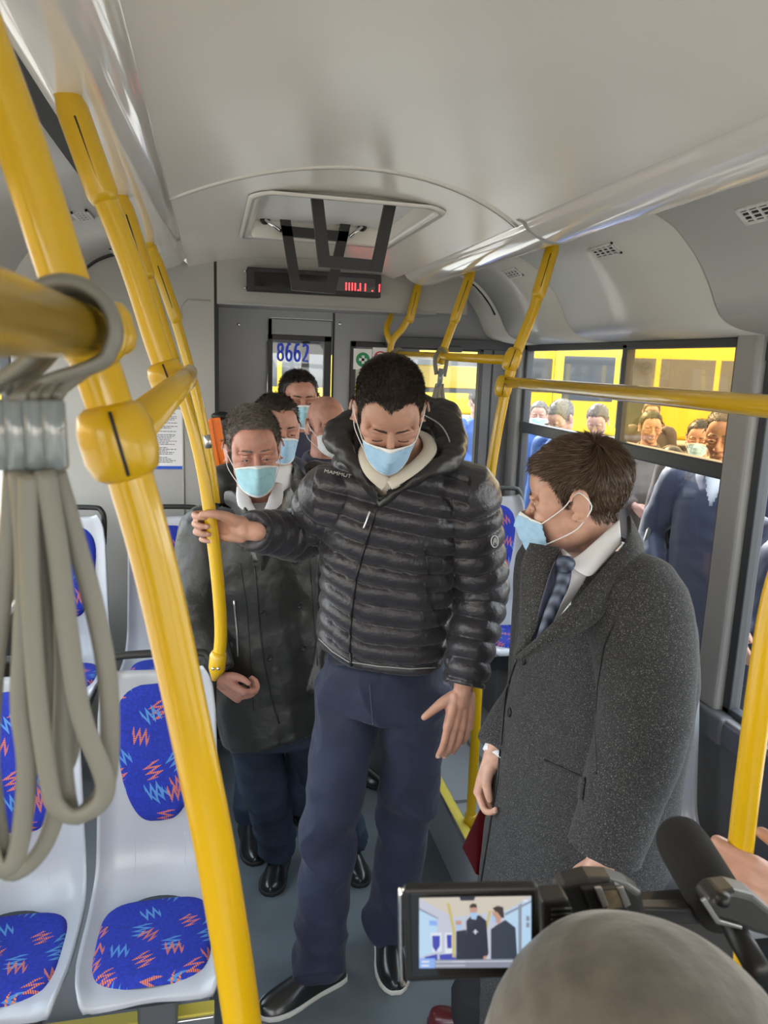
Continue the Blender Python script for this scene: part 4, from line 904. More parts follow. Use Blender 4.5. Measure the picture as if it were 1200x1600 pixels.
def make_hair(t, me, c, R, s, hm, thick=.006, front=0, widow=0, nst=9000, length=.02, comb=(0, 1, .2), sidemat=None, side_len=.5, lift=.5, seed=1, vol=None, recede=0, width=.0006, jit=.12):
    v, n = mesh_np(me); L = (v - c) @ R / s; near = (np.abs(L) < .16).all(1); h = np.full(len(v), -1.0); h[near] = hair_mask(L[near], front, widow, recede)
    hs = submesh(me, h > 0, 'hair'); hv, hn = mesh_np(hs); HLc = (hv - c) @ R / s; hh = hair_mask(HLc, front, widow, recede)
    amt = thick * np.clip(hh / .022, .0, 1) ** .7; top = np.clip((HLc[:, 2] - .01) / .06, 0, 1); amt = amt * (.22 + .78 * top)
    if vol is not None: amt = amt + vol(HLc) * np.clip(hh / .02, 0, 1)
    amt = amt * (1 + .12 * waves(hv, 120, 6, 3)) + .0006
    # average normals are noisy at the edge: blend with radial direction
    rad = hv - (c + R @ A3(0, -.01, .01)); rad = rad / np.linalg.norm(rad, axis=1)[:, None]; dirn = hn * .6 + rad * .4
    set_np(hs, hv + dirn * (amt * s)[:, None]); o = finish(hs, 'hair', hm, t)
    v2, n2 = mesh_np(hs)
    if nst: strands(v2, n2, hh, c, R, s, nst, length, comb, hm, 'hair_strands', o, lift=lift, seed=seed, side_len=side_len, width=width, jit=jit)
    return o
def torso_rings(cs, up=(0, 0, 1)):
    """cs: list of (center, fwd, a, b, exponent)"""
    P = [np.asarray(q[0], float) for q in cs]; rs = []; n = 56
    for i, (c, f, a, b, ex) in enumerate(cs):
        t = unit(P[min(i + 1, len(P) - 1)] - P[max(i - 1, 0)]); f = unit(np.asarray(f, float) - t * (np.asarray(f, float) @ t)); r = unit(np.cross(f, t))
        rs.append([np.asarray(c) + r * a * superpt(2 * PI * k / n, ex)[0] + f * b * superpt(2 * PI * k / n, ex)[1] for k in range(n)])
    return rs
def resample_rings(cs, k=4):
    out = []; n = len(cs)
    C_ = [np.concatenate([np.asarray(q[0], float), unit(q[1]), [q[2], q[3], q[4]]]) for q in cs]; P, _ = smooth_path(C_, [0] * n, k)
    return [(p[:3], p[3:6], p[6], p[7], p[8]) for p in P]
def leg_garment(t, hips, knees, ankles, pelvis, fwd, m, r=(.098, .075, .062), seed=1, vox=.006, wr=.006, hipw=.17, hipd=.125, crotch=.10):
    g = Geo(); up = A3(0, 0, 1)
    g.rings(torso_rings([(pelvis + up * .10, fwd, hipw * .92, hipd * .92, 2.3), (pelvis + up * .02, fwd, hipw, hipd, 2.3), (pelvis - up * crotch, fwd, hipw * .96, hipd * .95, 2.5)]))
    axes = []
    for h, k, a in zip(hips, knees, ankles):
        g.tube([h + up * .05, h, h * .5 + k * .5, k, k * .5 + a * .5, a], [r[0] * .9, r[0], (r[0] + r[1]) / 2, r[1], (r[1] + r[2]) / 2, r[2]], 26, sub=4)
        axes.append((h, k, a))
    me = voxel_mesh(g, vox, 6); v, n = mesh_np(me)
    z = v[:, 2]; zk = np.mean([k[2] for k in knees]); za = np.mean([a[2] for a in ankles]); zh = np.mean([h[2] for h in hips])
    kn = np.exp(-((z - zk) / .10) ** 2) + 1.2 * np.exp(-((z - za - .05) / .09) ** 2) + .8 * np.exp(-((z - zh) / .10) ** 2) + .25
    d = waves(v, 30, 3, seed, (.6, .6, 1.2)); d2 = waves(v, 75, 4, seed + 9, (.6, .6, 1.1)); d = np.sign(d) * np.abs(d) ** .8
    set_np(me, v + n * ((wr * kn * (1 - 1.6 * np.abs(d)) + wr * .25 * d2)[:, None])); return finish(me, 'trousers', m, t)
def shoe(t, heel, toe, m, solem, w=.046, name='shoe', h=.075, soleband=.017, laces=True):
    heel = np.asarray(heel, float); toe = np.asarray(toe, float); d = toe - heel; d[2] = 0; L = np.linalg.norm(d); d = d / L; sd_ = A3(d[1], -d[0], 0); z0 = min(heel[2], toe[2])
    prof = [(0, .55, .60), (.03, .80, .9), (.12, .90, 1.0), (.25, .88, 1.02), (.36, .86, .95), (.48, .92, .78), (.62, 1.04, .62), (.75, 1.06, .50), (.87, .92, .42), (.95, .66, .34), (1.0, .30, .24)]
    rs = []; so = []; so2 = []
    for u, ww, hh in prof:
        c = heel + d * L * u; c[2] = z0 + soleband * .9; row = []; hz = h * hh
        for k in range(24):
            a = 2 * PI * k / 24; x, z = superpt(a, 2.6); row.append(c + sd_ * w * ww * x * (1 - .35 * max(0, z)) + A3(0, 0, 1) * (hz * max(z, 0) - .002 * (z < 0)))
        rs.append(row)
    out = [(u, ww) for u, ww, _ in prof]
    left = [heel + d * L * u * 1.0 + sd_ * w * ww * 1.07 for u, ww in out]; right = [heel + d * L * u + sd_ * w * ww * -1.07 for u, ww in out]; ring = left + right[::-1]
    ring = [np.array([p[0], p[1], z0]) for p in ring]
    g = Geo().rings(rs); o = build(name, g, m, t, sub=1)
    g = Geo().rings([ring, [p + A3(0, 0, soleband) for p in ring]]); build('sole', g, solem, o, bevel=.003)
    if laces:
        g = Geo()
        for u in (.38, .45, .52): c = heel + d * L * u; c[2] = z0 + soleband + h * np.interp(u, [p[0] for p in prof], [p[2] for p in prof]) * .97; g.tube([c - sd_ * .022 + A3(0, 0, -.006), c + A3(0, 0, .003), c + sd_ * .022 + A3(0, 0, -.006)], .0022, 6, sub=3)
        build('laces', g, MT['black'], o)
    return o
def body_mesh(t, skin, head, neck, torso, arms, legs, hands=None, vox=.003, smooth=6):
    g = Geo(); c, R, s = head['c'], head['R'], head['s']
    head_geo(g, c, R, s, neck=neck, fat=head.get('fat', 1), nr=head.get('nr', .058))
    g.tube(torso, [.05, .095, .10, .055][:len(torso)], 20, roundcap=True, sub=3)
    for a in arms: g.tube(a, [.045, .036, .026] if len(a) == 3 else [.036, .040, .036, .026], 14, roundcap=True)
    for l in legs: g.tube(l, [.075, .05, .035], 14, roundcap=True)
    tips = []
    for hd in hands or []: tips += hand_geo(g, **hd)
    me = voxel_mesh(g, vox, smooth); o = finish(me, 'body', MT[skin], t); return o, me, tips
def decal(t, surf_me, pts_dir, *a): pass
def snap(me, p, d, off=.001):
    """first hit on a world-space mesh from p along d"""
    from mathutils.bvhtree import BVHTree
    key = me.name
    if key not in _BVH:
        v, _ = mesh_np(me); st, tt, lv = faces_np(me); _BVH[key] = BVHTree.FromPolygons([tuple(x) for x in v], [lv[a:a + b].tolist() for a, b in zip(st, tt)])
    h, n, i, dist = _BVH[key].ray_cast(Vector(p), Vector(unit(d)))
    if h is None: return None, None
    h = np.array(h); n = np.array(n)
    if n @ np.asarray(d) > 0: n = -n
    return h + n * off, n
_BVH = {}
def snap_px(me, px, py, off=.001): return snap(me, CAM, CR.T @ np.array([(px - 600) / FPX, (py - 800) / FPX, 1.0]), off)
def on_surf(me, pts, off=.001):
    out = []
    for q in pts:
        h, n = snap_px(me, q[0], q[1], off)
        if h is not None: out.append(h)
    return out
def fill_line(pts, k=5):
    out = []
    for a, b in zip(pts, pts[1:]):
        for i in range(k): out.append((a[0] + (b[0] - a[0]) * i / k, a[1] + (b[1] - a[1]) * i / k))
    return out + [pts[-1]]
def seam(name, me, pts, r, m, parent, off=.0005, k=6):
    P = on_surf(me, fill_line(pts, k), off)
    if len(P) > 1: return build(name, Geo().tube(P, r, 6), m, parent)
def button(me, px, py, r, m, parent, name='button'):
    h, n = snap_px(me, px, py, .001)
    if h is None: return
    g = Geo(); x = unit(np.cross(n, A3(0, 0, 1))); y = np.cross(n, x); R = np.stack([x, y, n], 1)
    g.rings([[h + R @ A3(r * q * math.cos(a), r * q * math.sin(a), z) for a in np.linspace(0, 2 * PI, 16, endpoint=False)] for q, z in ((1, 0), (1, .002), (.85, .003), (.7, .002), (.1, .002))]); return build(name, g, m, parent)
def patch(name, me, poly, m, parent, off=.002, solid=.0015, nn_=14):
    """thin cloth piece lying on a garment: poly is a 4-sided outline (pixels), mapped bilinearly and snapped"""
    a, b, c, d = [np.array(q, float) for q in poly]; rows = []
    for i in range(nn_ + 1):
        u = i / nn_; row = []
        for j in range(nn_ + 1):
            v = j / nn_; q = a * (1 - u) * (1 - v) + b * u * (1 - v) + c * u * v + d * (1 - u) * v; h, n = snap_px(me, q[0], q[1], off)
            row.append(h)
        rows.append(row)
    zz = [np.linalg.norm(h - CAM) for r in rows for h in r if h is not None]
    if not zz: return
    md = np.median(zz)
    for i in range(nn_ + 1):
        for j in range(nn_ + 1):
            if rows[i][j] is None or abs(np.linalg.norm(rows[i][j] - CAM) - md) > .35:
                u = i / nn_; v = j / nn_; q = a * (1 - u) * (1 - v) + b * u * (1 - v) + c * u * v + d * (1 - u) * v; dd = unit(CR.T @ np.array([(q[0] - 600) / FPX, (q[1] - 800) / FPX, 1.0])); rows[i][j] = CAM + dd * md
    return build(name, Geo().rings(rows, closed=False), m, parent, solid=solid)
UP = A3(0, 0, 1)
# ------------------------------------------------------------------ man in the quilted jacket
def floor_px(px, py): return at(px, py, Z=0.0)
fA = unit((-.30, -.95, 0)); lA = unit((.95, -.30, 0)); rA = -lA
tA = empty('person', (0.05, 2.12, 0), 'tall person in blue mask, black quilted down jacket and navy trousers gripping a yellow pole', 'person')
rh, rt, lh, lt = floor_px(528, 1523), floor_px(404, 1590), floor_px(601, 1450), floor_px(619, 1556)
pelA = at(597, 1078, Y=2.12); hipR, hipL = pelA + rA * .095 - UP * .02, pelA + lA * .105 - UP * .02
ankR = rh * .72 + rt * .28 + UP * .09; ankL = lh * .75 + lt * .25 + UP * .09
kneeR = at(515, 1290, Y=2.08); kneeL = at(634, 1280, Y=2.16)
shR, shL = at(515, 775, Y=2.03), at(728, 775, Y=1.94)
elR, elL = at(474, 838, Y=2.16), at(752, 930, Y=1.98)
gripA = at(332, 826, Y=1.95); yR = unit((-.92, .38, 0.06)); zR = unit((.38, .92, 0)); xR = np.cross(zR, yR); xR = unit(xR); xR = xR if xR[2] > 0 else -xR
RhA = np.stack([xR, yR, zR], 1); wrR = gripA - RhA @ A3(0, .076, -.030)
wrL = at(723, 1082, Y=1.90); yL = unit((-.10, -.06, -1)); xL = unit(A3(-1, -.15, .12) - yL * (A3(-1, -.15, .12) @ yL)); zL = np.cross(xL, yL); RhL = np.stack([xL, yL, zL], 1)
headA = dict(c=at(608, 645, Y=1.80), R=rotR(frame_from((-.14, -1, 0)), pitch=-.68), s=1.005)
neckA = at(632, 722, Y=1.96)
TA = [pelA, at(603, 930, Y=2.10), at(615, 810, Y=2.04), neckA - UP * .02]
body, bmeA, tips = body_mesh(tA, 'skin', headA, neckA, TA, [[neckA - UP * .05, shR, elR, wrR], [neckA - UP * .05, shL, elL, wrL]], [[hipR, kneeR, ankR], [hipL, kneeL, ankL]],
    hands=[dict(w=wrR, R=RhA, s=1.0, curls=[(.75, 1.45, .95), (.95, 1.4, .95), (1.0, 1.4, .95), (1.05, 1.4, .9)], thumb=[(.018, .015, -.008), (.036, .040, -.034), (.044, .066, -.055), (.040, .094, -.058)], spread=.0),
           dict(w=wrL, R=RhL, s=1.10, curls=[(.10, .25, .15), (.16, .28, .18), (.2, .3, .2), (.22, .34, .22)], thumb=[(.020, .012, -.006), (.046, .030, -.012), (.070, .052, -.016), (.090, .070, -.018)], spread=.03)], vox=.0028)
nails(tips, body)
make_hair(tA, bmeA, headA['c'], headA['R'], headA['s'], MT['hairbrown'], thick=.005, front=.008, widow=.012, recede=.012, nst=26000, length=.009, comb=(.1, 1, .15), side_len=.3, lift=.55, jit=.3)
maskA = face_mask(tA, headA['c'], headA['R'], headA['s'], MT['mask'], z0=-.012, z1=-.108)
eyes(tA, headA['c'], headA['R'], headA['s'], closed=True, brow='hairbrown')
tr = leg_garment(tA, [hipR, hipL], [kneeR, kneeL], [ankR - UP * .03, ankL - UP * .03], pelA, fA, MT['navy'], r=(.104, .083, .074), seed=3, hipw=.185, hipd=.13, vox=.0055, wr=.015, crotch=.05)
shoe(tA, rh + (rh - rt) * .06, rt, MT['leather'], MT['sole'], w=.050, h=.085); shoe(tA, lh + (lh - lt) * .1, lt, MT['leather'], MT['sole'], w=.050, h=.085)
# jacket
RA = resample_rings([(at(596, 1010, Y=2.11), fA, .182, .142, 2.5), (at(598, 994, Y=2.105), fA, .188, .146, 2.5), (at(603, 940, Y=2.09), fA, .186, .145, 2.5), (at(608, 870, Y=2.06), fA, .192, .148, 2.5),
    (at(614, 800, Y=2.03), fA, .200, .148, 2.4), (at(620, 755, Y=2.00), fA, .195, .130, 2.2), (at(626, 726, Y=1.97), fA, .150, .105, 2.1), (at(630, 708, Y=1.95), fA, .095, .085, 2.0)], 4)
g = Geo().rings(torso_rings(RA))
armR = [shR + lA * .03, shR, shR * .5 + elR * .5, elR, elR * .5 + wrR * .5, wrR + (elR - wrR) * .10]; radR = [.085, .082, .076, .070, .060, .050]
armL = [shL - lA * .03, shL, shL * .5 + elL * .5, elL, elL * .5 + wrL * .5, wrL + (elL - wrL) * .09]; radL = [.09, .090, .080, .074, .066, .058]
g.tube(armR, radR, 30, sub=5); g.tube(armL, radL, 30, sub=5)
me = voxel_mesh(g, .0042, 5); v, n = mesh_np(me)
def polyline_s(v, pts):
    best = np.full(len(v), 1e9); S = np.zeros(len(v)); acc = 0
    for a, b in zip(pts, pts[1:]):
        d = b - a; L = np.linalg.norm(d); u = d / L; t_ = np.clip((v - a) @ u, 0, L); dist = np.linalg.norm(v - a - np.outer(t_, u), axis=1); k = dist < best; best[k] = dist[k]; S[k] = acc + t_[k]; acc += L
    return best, S
dR, sR = polyline_s(v, [shR, elR, wrR]); dL, sL = polyline_s(v, [shL, elL, wrL])
inR = (dR < .10) & (((v - shR) @ lA) < -.030 + .35 * 0) ; inL = (dL < .105) & (((v - shL) @ lA) > .005)
inL |= (dL < .098) & (sL > .06) & ((v - at(700, 900, Y=2.0)) @ lA > .015); inR |= (dR < .10) & (sR > .14)
xz = (v - at(570, 900, Y=1.95)) @ lA; tz = np.clip((v[:, 2] - 1.0) / .6, 0, 1); sz = (v[:, 2] + np.where(xz < 0, xz * (.62 - .42 * tz), xz * (.02 + .20 * tz))) / .0585; sz = np.where(inR, sR / .055 + .3, np.where(inL, sL / .056 + .3, sz))
ph = np.abs(np.sin(PI * sz)); bul = ph ** .65; near = np.exp(-((ph) / .38) ** 2)
wr_ = waves(v, 95, 6, 21, (1.3, 1.3, .25)); wr2 = waves(v, 42, 6, 8)
amp = np.where(inR | inL, .0125, .0150)
disp = amp * (bul - .55) + .0050 * near * wr_ + .0045 * wr2 * (1 - near * .5) + .0022 * np.abs(waves(v, 150, 5, 5, (1, 1, .4)))
hem = v[:, 2] < 1.01; disp = np.where(hem & ~inL, -.002, disp)
top = np.clip((v[:, 2] - 1.665) / .03, 0, 1); disp *= (1 - top)
v2 = v + n * disp[:, None]; set_np(me, v2)
vb = at(591, 782, Y=1.84); xl = (v2 - vb) @ lA; zz = v2[:, 2] - vb[2]; frontish = ((v2 - at(620, 755, Y=2.0)) @ fA) > .0
cut = frontish & (zz > 0) & (np.abs(xl - .022 * zz / .1) < .004 + zz * .50)
cut |= (v2[:, 2] > 1.70)
jk = submesh(me, ~cut, 'quilted_jacket'); jacket = finish(jk, 'quilted_jacket', MT['puffer'], tA)
# collar / hood
g = Geo(); hp = [at(590, 786, Y=1.835), at(574, 758, Y=1.83), at(558, 730, Y=1.84), at(536, 702, Y=1.88), at(528, 680, Y=1.97), at(570, 655, Y=2.07), at(632, 640, Y=2.12), at(682, 655, Y=2.05), at(706, 690, Y=1.93), at(698, 722, Y=1.84), at(666, 738, Y=1.80), at(628, 764, Y=1.80), at(594, 789, Y=1.825)]
hr = [.008, .013, .018, .026, .036, .046, .052, .052, .042, .028, .018, .012, .008]; g.tube(hp, hr, 20, sub=6, roundcap=True)
g.ell(at(690, 652, Y=2.06), (.055, .06, .055), n=14); g.ell(at(556, 698, Y=1.99), (.034, .05, .045), n=12); g.ell(at(560, 728, Y=1.93), (.03, .05, .03), n=12); g.ell(at(688, 702, Y=1.91), (.026, .04, .03), n=12)
me = voxel_mesh(g, .004, 4); v, n = mesh_np(me); set_np(me, v + n * (.006 * waves(v, 60, 6, 4) + .0025 * waves(v, 150, 5, 6))[:, None]); finish(me, 'hood', MT['lining'], tA)
g = Geo().tube([at(662, 648, Y=1.93), at(688, 664, Y=1.9), at(702, 688, Y=1.87), at(703, 708, Y=1.85), at(698, 724, Y=1.82)], .0018, 6, sub=6); build('hood_piping', g, MT['pillar'], tA)
# shirt with collar
fS = fA; R_ = resample_rings([(at(608, 870, Y=2.06), fS, .12, .08, 2.2), (at(612, 805, Y=2.03), fS, .10, .08, 2.2), (at(612, 762, Y=2.0), fS, .09, .085, 2.1), (at(622, 732, Y=1.96), fS, .085, .088, 2.1), (neckA + UP * .00, fS, .070, .078, 2.0), (neckA + UP * .025 + fS * .02, fS, .068, .076, 2.0)], 4)
g = Geo().rings(torso_rings(R_)); me = voxel_mesh(g, .005, 3); v, n = mesh_np(me); set_np(me, v + n * (.003 * waves(v, 50, 5, 2))[:, None]); shirt = finish(me, 'shirt', MT['beigeshirt'], tA); shirtA = me
g = Geo(); g.tube([at(604, 758, Y=1.80), at(578, 732, Y=1.81), at(572, 700, Y=1.86), at(600, 678, Y=1.97), at(655, 676, Y=1.97), at(672, 700, Y=1.86), at(650, 728, Y=1.80), at(607, 757, Y=1.795)], .018, 12, flat=.35, sub=6, up=(0, -1, 0)); build('shirt_collar', g, MT['beigeshirt'], tA)
g = Geo().ell(at(596, 738, Y=1.80), (.005, .002, .005), n=6); build('shirt_button', g, MT['sole'], tA)
# zip, pockets, emblem, lettering
seam('zip', jk, [(590, 784), (583, 812), (568, 860), (556, 905), (549, 960), (546, 1010), (550, 1050)], .0042, MT['black'], jacket, off=.001, k=8)
h, n = snap_px(jk, 578, 800, .006)
if h is not None: build('zip_pull', Geo().tube([h, h + A3(-.008, -.004, -.022), h + A3(-.014, -.003, -.040)], [.003, .0022, .0035], 8, roundcap=True), MT['steel'], jacket)
seam('pocket_zip', jk, [(663, 856), (668, 880), (671, 905)], .003, MT['black'], jacket); seam('pocket_zip', jk, [(663, 910), (675, 948), (690, 985)], .003, MT['black'], jacket)
seam('hem_piping', jk, [(499, 998), (520, 1018), (545, 1034), (590, 1041), (640, 1045), (688, 1043)], .0017, MT['pillar'], jacket, off=.0015)
def surf_text(me, s, px, py, size, ang, m, name, parent, sx_=1.0, off=.0025):
    h, n = snap_px(me, px, py, off)
    if h is None: return
    cr = CR[0]; r = unit(cr - n * (cr @ n)); u = np.cross(n, r); r2 = r * math.cos(ang) + u * math.sin(ang); u2 = np.cross(n, r2); o = text(name, s, size, h, r2, u2, m, parent, sx_=sx_); return o
surf_text(jk, 'MAMMUT', 527, 744, .016, -.16, MT['white'], 'lettering', jacket, sx_=1.05, off=.010)
h, n = snap_px(jk, 771, 846, .004)
if h is not None:
    x = unit(np.cross(UP, n)); y = np.cross(n, x); R = np.stack([x, y, n], 1)
    C_ = lambda r, z: [h + R @ A3(r * .8 * math.cos(a), r * math.sin(a), z) for a in np.linspace(0, 2 * PI, 26, endpoint=False)]
    g = Geo().rings([C_(.0165, 0), C_(.0165, .002), C_(.0145, .002), C_(.0145, 0)], cap=False); build('emblem_ring', g, MT['white'], jacket)
    g = Geo().add([h + R @ A3(x_, y_, .0022) for x_, y_ in ((-.008, -.009), (-.008, -.001), (-.003, .008), (.001, .011), (.006, .006), (.0085, -.004), (.005, -.009), (.002, -.003), (-.002, -.003), (-.004, -.009))], [tuple(range(10))]); build('emblem', g, MT['pillar'], jacket, smooth=False)
seam('trouser_fold', tr.data, [(578, 1068), (580, 1100), (583, 1132)], .0016, MT['bluedark'], tr)
# ------------------------------------------------------------------ man in the padded coat, far left
fB = unit((.02, -1, 0)); lB = A3(1, .02, 0); tB = empty('person', (-.2, 2.45, 0), 'person with greying hair and aqua mask, dark padded button coat, behind the gripped pole', 'person')
headB = dict(c=at(396, 704, Y=2.38), R=rotR(frame_from((.05, -1, 0)), pitch=-.16, roll=.06), s=1.0, fat=1.03)
neckB = at(400, 792, Y=2.46); pelB = at(432, 1110, Y=2.50); shRB, shLB = at(322, 830, Y=2.46), at(474, 822, Y=2.52)
elRB, wrRB = at(300, 955, Y=2.40), at(340, 1060, Y=2.30); elLB, wrLB = at(496, 960, Y=2.5), at(498, 1080, Y=2.40)
bh, bt = floor_px(440, 1338), floor_px(420, 1402); ch, ct = floor_px(541, 1322), floor_px(566, 1388)
hB = [pelB - lB * .09 - UP * .03, pelB + lB * .09 - UP * .03]; aB = [bh * .75 + bt * .25 + UP * .09, ch * .75 + ct * .25 + UP * .09]; kB = [hB[0] * .5 + aB[0] * .5 + A3(0, -.03, 0), hB[1] * .5 + aB[1] * .5 + A3(0, -.03, 0)]
yH = unit((.75, -.25, -.55)); xH = A3(.3, -.55, .5); xH = unit(xH - yH * (xH @ yH)); zH = -np.cross(xH, yH); RB = np.stack([xH, yH, zH], 1)
body, bme, tips = body_mesh(tB, 'skinred', headB, neckB, [pelB, at(400, 950, Y=2.48), at(395, 850, Y=2.46), neckB], [[neckB - UP * .05, shRB, elRB, wrRB], [neckB - UP * .05, shLB, elLB, wrLB]], [[hB[0], kB[0], aB[0]], [hB[1], kB[1], aB[1]]],
    hands=[dict(w=wrRB, R=RB, s=.98, curls=[(.9, 1.3, .8)] * 4, thumb=[(.018, .015, -.008), (.038, .035, -.016), (.050, .062, -.022), (.052, .088, -.022)], spread=0)], vox=.0032)
make_hair(tB, bme, headB['c'], headB['R'], headB['s'], MT['hairgrey'], thick=.010, front=.010, recede=.008, nst=16000, length=.014, comb=(-.7, .8, .3), side_len=.3, lift=.5, seed=4, jit=.25)
face_mask(tB, headB['c'], headB['R'], headB['s'], MT['maskteal'], z0=-.016, z1=-.118); eyes(tB, headB['c'], headB['R'], headB['s'], look=(-.1, 1, -.02), brow='hairgrey', skin='skinred')
leg_garment(tB, hB, kB, [a - UP * .02 for a in aB], pelB, fB, MT['jeans'], r=(.095, .080, .068), seed=8, vox=.008, wr=.010)
shoe(tB, bh, bt, MT['leather'], MT['darksole'], w=.046, h=.075); shoe(tB, ch, ct, MT['leather'], MT['darksole'], w=.046, h=.075)
def coat(t, rings, arms, m, vox=.006, smooth=5, wr=.006, seed=1, cut=None, name='coat', scale=30, extra=None):
    g = Geo().rings(torso_rings(resample_rings(rings, 4)))
    for pts, rad in arms: g.tube(pts, rad, 26, sub=5)
    if extra: extra(g)
    me = voxel_mesh(g, vox, smooth); v, n = mesh_np(me); w = waves(v, scale, 6, seed, (1, 1, .8)); w2 = waves(v, scale * 2.2, 6, seed + 3)
    el = np.zeros(len(v))
    for pts, rad in arms: el += np.exp(-(np.linalg.norm(v - pts[min(3, len(pts) - 1)], axis=1) / .13) ** 2)
    v = v + n * (wr * ((.45 + el) * (1 - 1.7 * np.abs(w)) * .8 + .45 * w2))[:, None]; set_np(me, v)
    if cut is not None: me = submesh(me, ~cut(v), name)
    return finish(me, name, m, t), me
vB = at(411, 905, Y=2.32); cB0 = at(398, 800, Y=2.4)
def cutB(v):
    x = (v - vB) @ lB; z = v[:, 2] - vB[2]; return ((v - cB0) @ fB > 0.0) & (z > .055) & (np.abs(x + .02) < (z - .04) * .36) | (v[:, 2] > neckB[2] + .01)
armsB = [([shRB + lB * .03, shRB, shRB * .5 + elRB * .5, elRB, elRB * .5 + wrRB * .5, wrRB + (elRB - wrRB) * .08], [.08, .086, .080, .076, .068, .060]), ([shLB - lB * .03, shLB, shLB * .5 + elLB * .5, elLB, elLB * .5 + wrLB * .5, wrLB], [.08, .082, .076, .072, .066, .060])]
coB, cme = coat(tB, [(at(437, 1132, Y=2.50), fB, .20, .16, 2.5), (at(425, 1080, Y=2.50), fB, .198, .155, 2.5), (at(408, 980, Y=2.49), fB, .188, .145, 2.5), (at(400, 890, Y=2.48), fB, .195, .145, 2.4), (at(398, 838, Y=2.47), fB, .190, .130, 2.3), (at(398, 808, Y=2.46), fB, .150, .105, 2.2), (neckB + UP * .01, fB, .085, .08, 2)], armsB, MT['padded'], wr=.010, seed=12, cut=cutB, name='padded_coat')
g = Geo().rings(torso_rings(resample_rings([(at(400, 950, Y=2.48), fB, .11, .08, 2.2), (at(399, 880, Y=2.47), fB, .12, .095, 2.2), (at(399, 840, Y=2.46), fB, .12, .115, 2.1), (at(399, 812, Y=2.45), fB, .105, .105, 2.1), (neckB, fB, .066, .075, 2), (neckB + UP * .03, fB, .064, .072, 2)], 4))); me = voxel_mesh(g, .006, 2); finish(me, 'shirt', MT['shirt'], tB)
for pts in ([(376, 760, 2.36), (382, 785, 2.34), (402, 806, 2.32)], [(436, 755, 2.37), (430, 782, 2.34), (412, 806, 2.32)]):
    g = Geo().tube([at(*p) for p in pts], [.012, .022, .006], 12, flat=.3, sub=5, up=(0, -1, 0)); build('shirt_collar', g, MT['shirt'], tB)
for pts, r in (([(352, 778, 2.44), (368, 785, 2.38), (388, 822, 2.33), (404, 862, 2.31), (410, 890, 2.32)], [.020, .034, .036, .022, .006]), ([(456, 770, 2.46), (446, 785, 2.38), (432, 822, 2.33), (418, 862, 2.31), (410, 892, 2.32)], [.020, .032, .034, .022, .006])):
    g = Geo().tube([at(*p) for p in pts], r, 16, flat=.32, sub=6, up=(0, -1, 0)); build('coat_lapel', g, MT['padded'], tB, sub=1)
for px, py in ((462, 876), (411, 958), (468, 946), (421, 1028), (474, 1012)): button(cme, px, py, .0105, MT['black'], coB)
seam('coat_placket', cme, [(398, 885), (404, 960), (412, 1030), (424, 1090), (436, 1130)], .003, MT['black'], coB, off=.002)
seam('stitched_seam', cme, [(375, 880), (386, 950), (392, 1040), (396, 1110)], .0016, MT['black'], coB); seam('pocket_zip', cme, [(366, 938), (370, 985), (372, 1025)], .0035, MT['steel'], coB, off=.002)
seam('stitched_seam', cme, [(484, 870), (490, 960), (496, 1040)], .0016, MT['black'], coB)
# ------------------------------------------------------------------ man in the tweed coat
fF = unit((-.955, -.29, 0)); lF = unit((.29, -.955, 0)); KF = 1.18   # the figure is laid out at arm's length and then set back by this factor
def preF(p): return CAM + (np.asarray(p, float) - CAM) / KF
tF = empty('person', (.42, 1.60, 0), 'person in charcoal tweed overcoat, white shirt and striped tie, masked face turned left', 'person')
headF = dict(c=at(898, 779, Y=1.27), R=rotR(frame_from((-.86, .50, 0)), pitch=-.20), s=.875, fat=1.04)
neckF = at(925, 872, Y=1.31); pelF = at(925, 1330, Y=1.36)
shLF, shRF = at(994, 950, Y=1.14), neckF - lF * .165 - UP * .06 - fF * .045
elLF, wrLF = at(1000, 1150, Y=1.12), at(940, 1345, Y=1.10); elRF, wrRF = at(838, 1080, Y=1.52), at(772, 1185, Y=1.46)
th, tt_ = preF((.40, 1.72, 0)), preF(floor_px(672, 1592)); t2h, t2t = preF((.52, 1.48, 0)), preF((.27, 1.42, 0))
hF = [pelF - lF * .10, pelF + lF * .10]; aF = [th * .7 + tt_ * .3 + UP * .09, t2h * .7 + t2t * .3 + UP * .09]; kF = [hF[i] * .5 + aF[i] * .5 + fF * .03 for i in (0, 1)]
yh = unit((-.12, .05, -1)); xh = A3(-.9, -.3, -.2); xh = unit(xh - yh * (xh @ yh)); zh = -np.cross(xh, yh); RFr = np.stack([xh, yh, zh], 1)
yl = unit((-.25, -.1, -1)); xl_ = A3(-.9, -.2, .1); xl_ = unit(xl_ - yl * (xl_ @ yl)); RFl = np.stack([xl_, yl, np.cross(xl_, yl)], 1)
body, bmeF, tips = body_mesh(tF, 'skinpale', headF, neckF - UP * .02, [pelF, at(935, 1150, Y=1.34), at(945, 1000, Y=1.32), neckF - UP * .03], [[neckF - UP * .06, shLF, elLF, wrLF], [neckF - UP * .06, shRF, elRF, wrRF]], [[hF[0], kF[0], aF[0]], [hF[1], kF[1], aF[1]]],
    hands=[dict(w=wrRF, R=RFr, s=.86, curls=[(.9, 1.0, .6), (.9, 1.1, .6), (.9, 1.1, .6), (.9, 1.1, .6)], thumb=[(.018, .015, -.008), (.030, .045, -.018), (.028, .072, -.030), (.022, .092, -.036)], spread=0),
           dict(w=wrLF, R=RFl, s=.86, curls=[(.5, .6, .4)] * 4, thumb=[(.018, .015, -.008), (.038, .035, -.016), (.046, .062, -.022), (.046, .085, -.026)], spread=0)], vox=.0028)
nails(tips[:4], body)
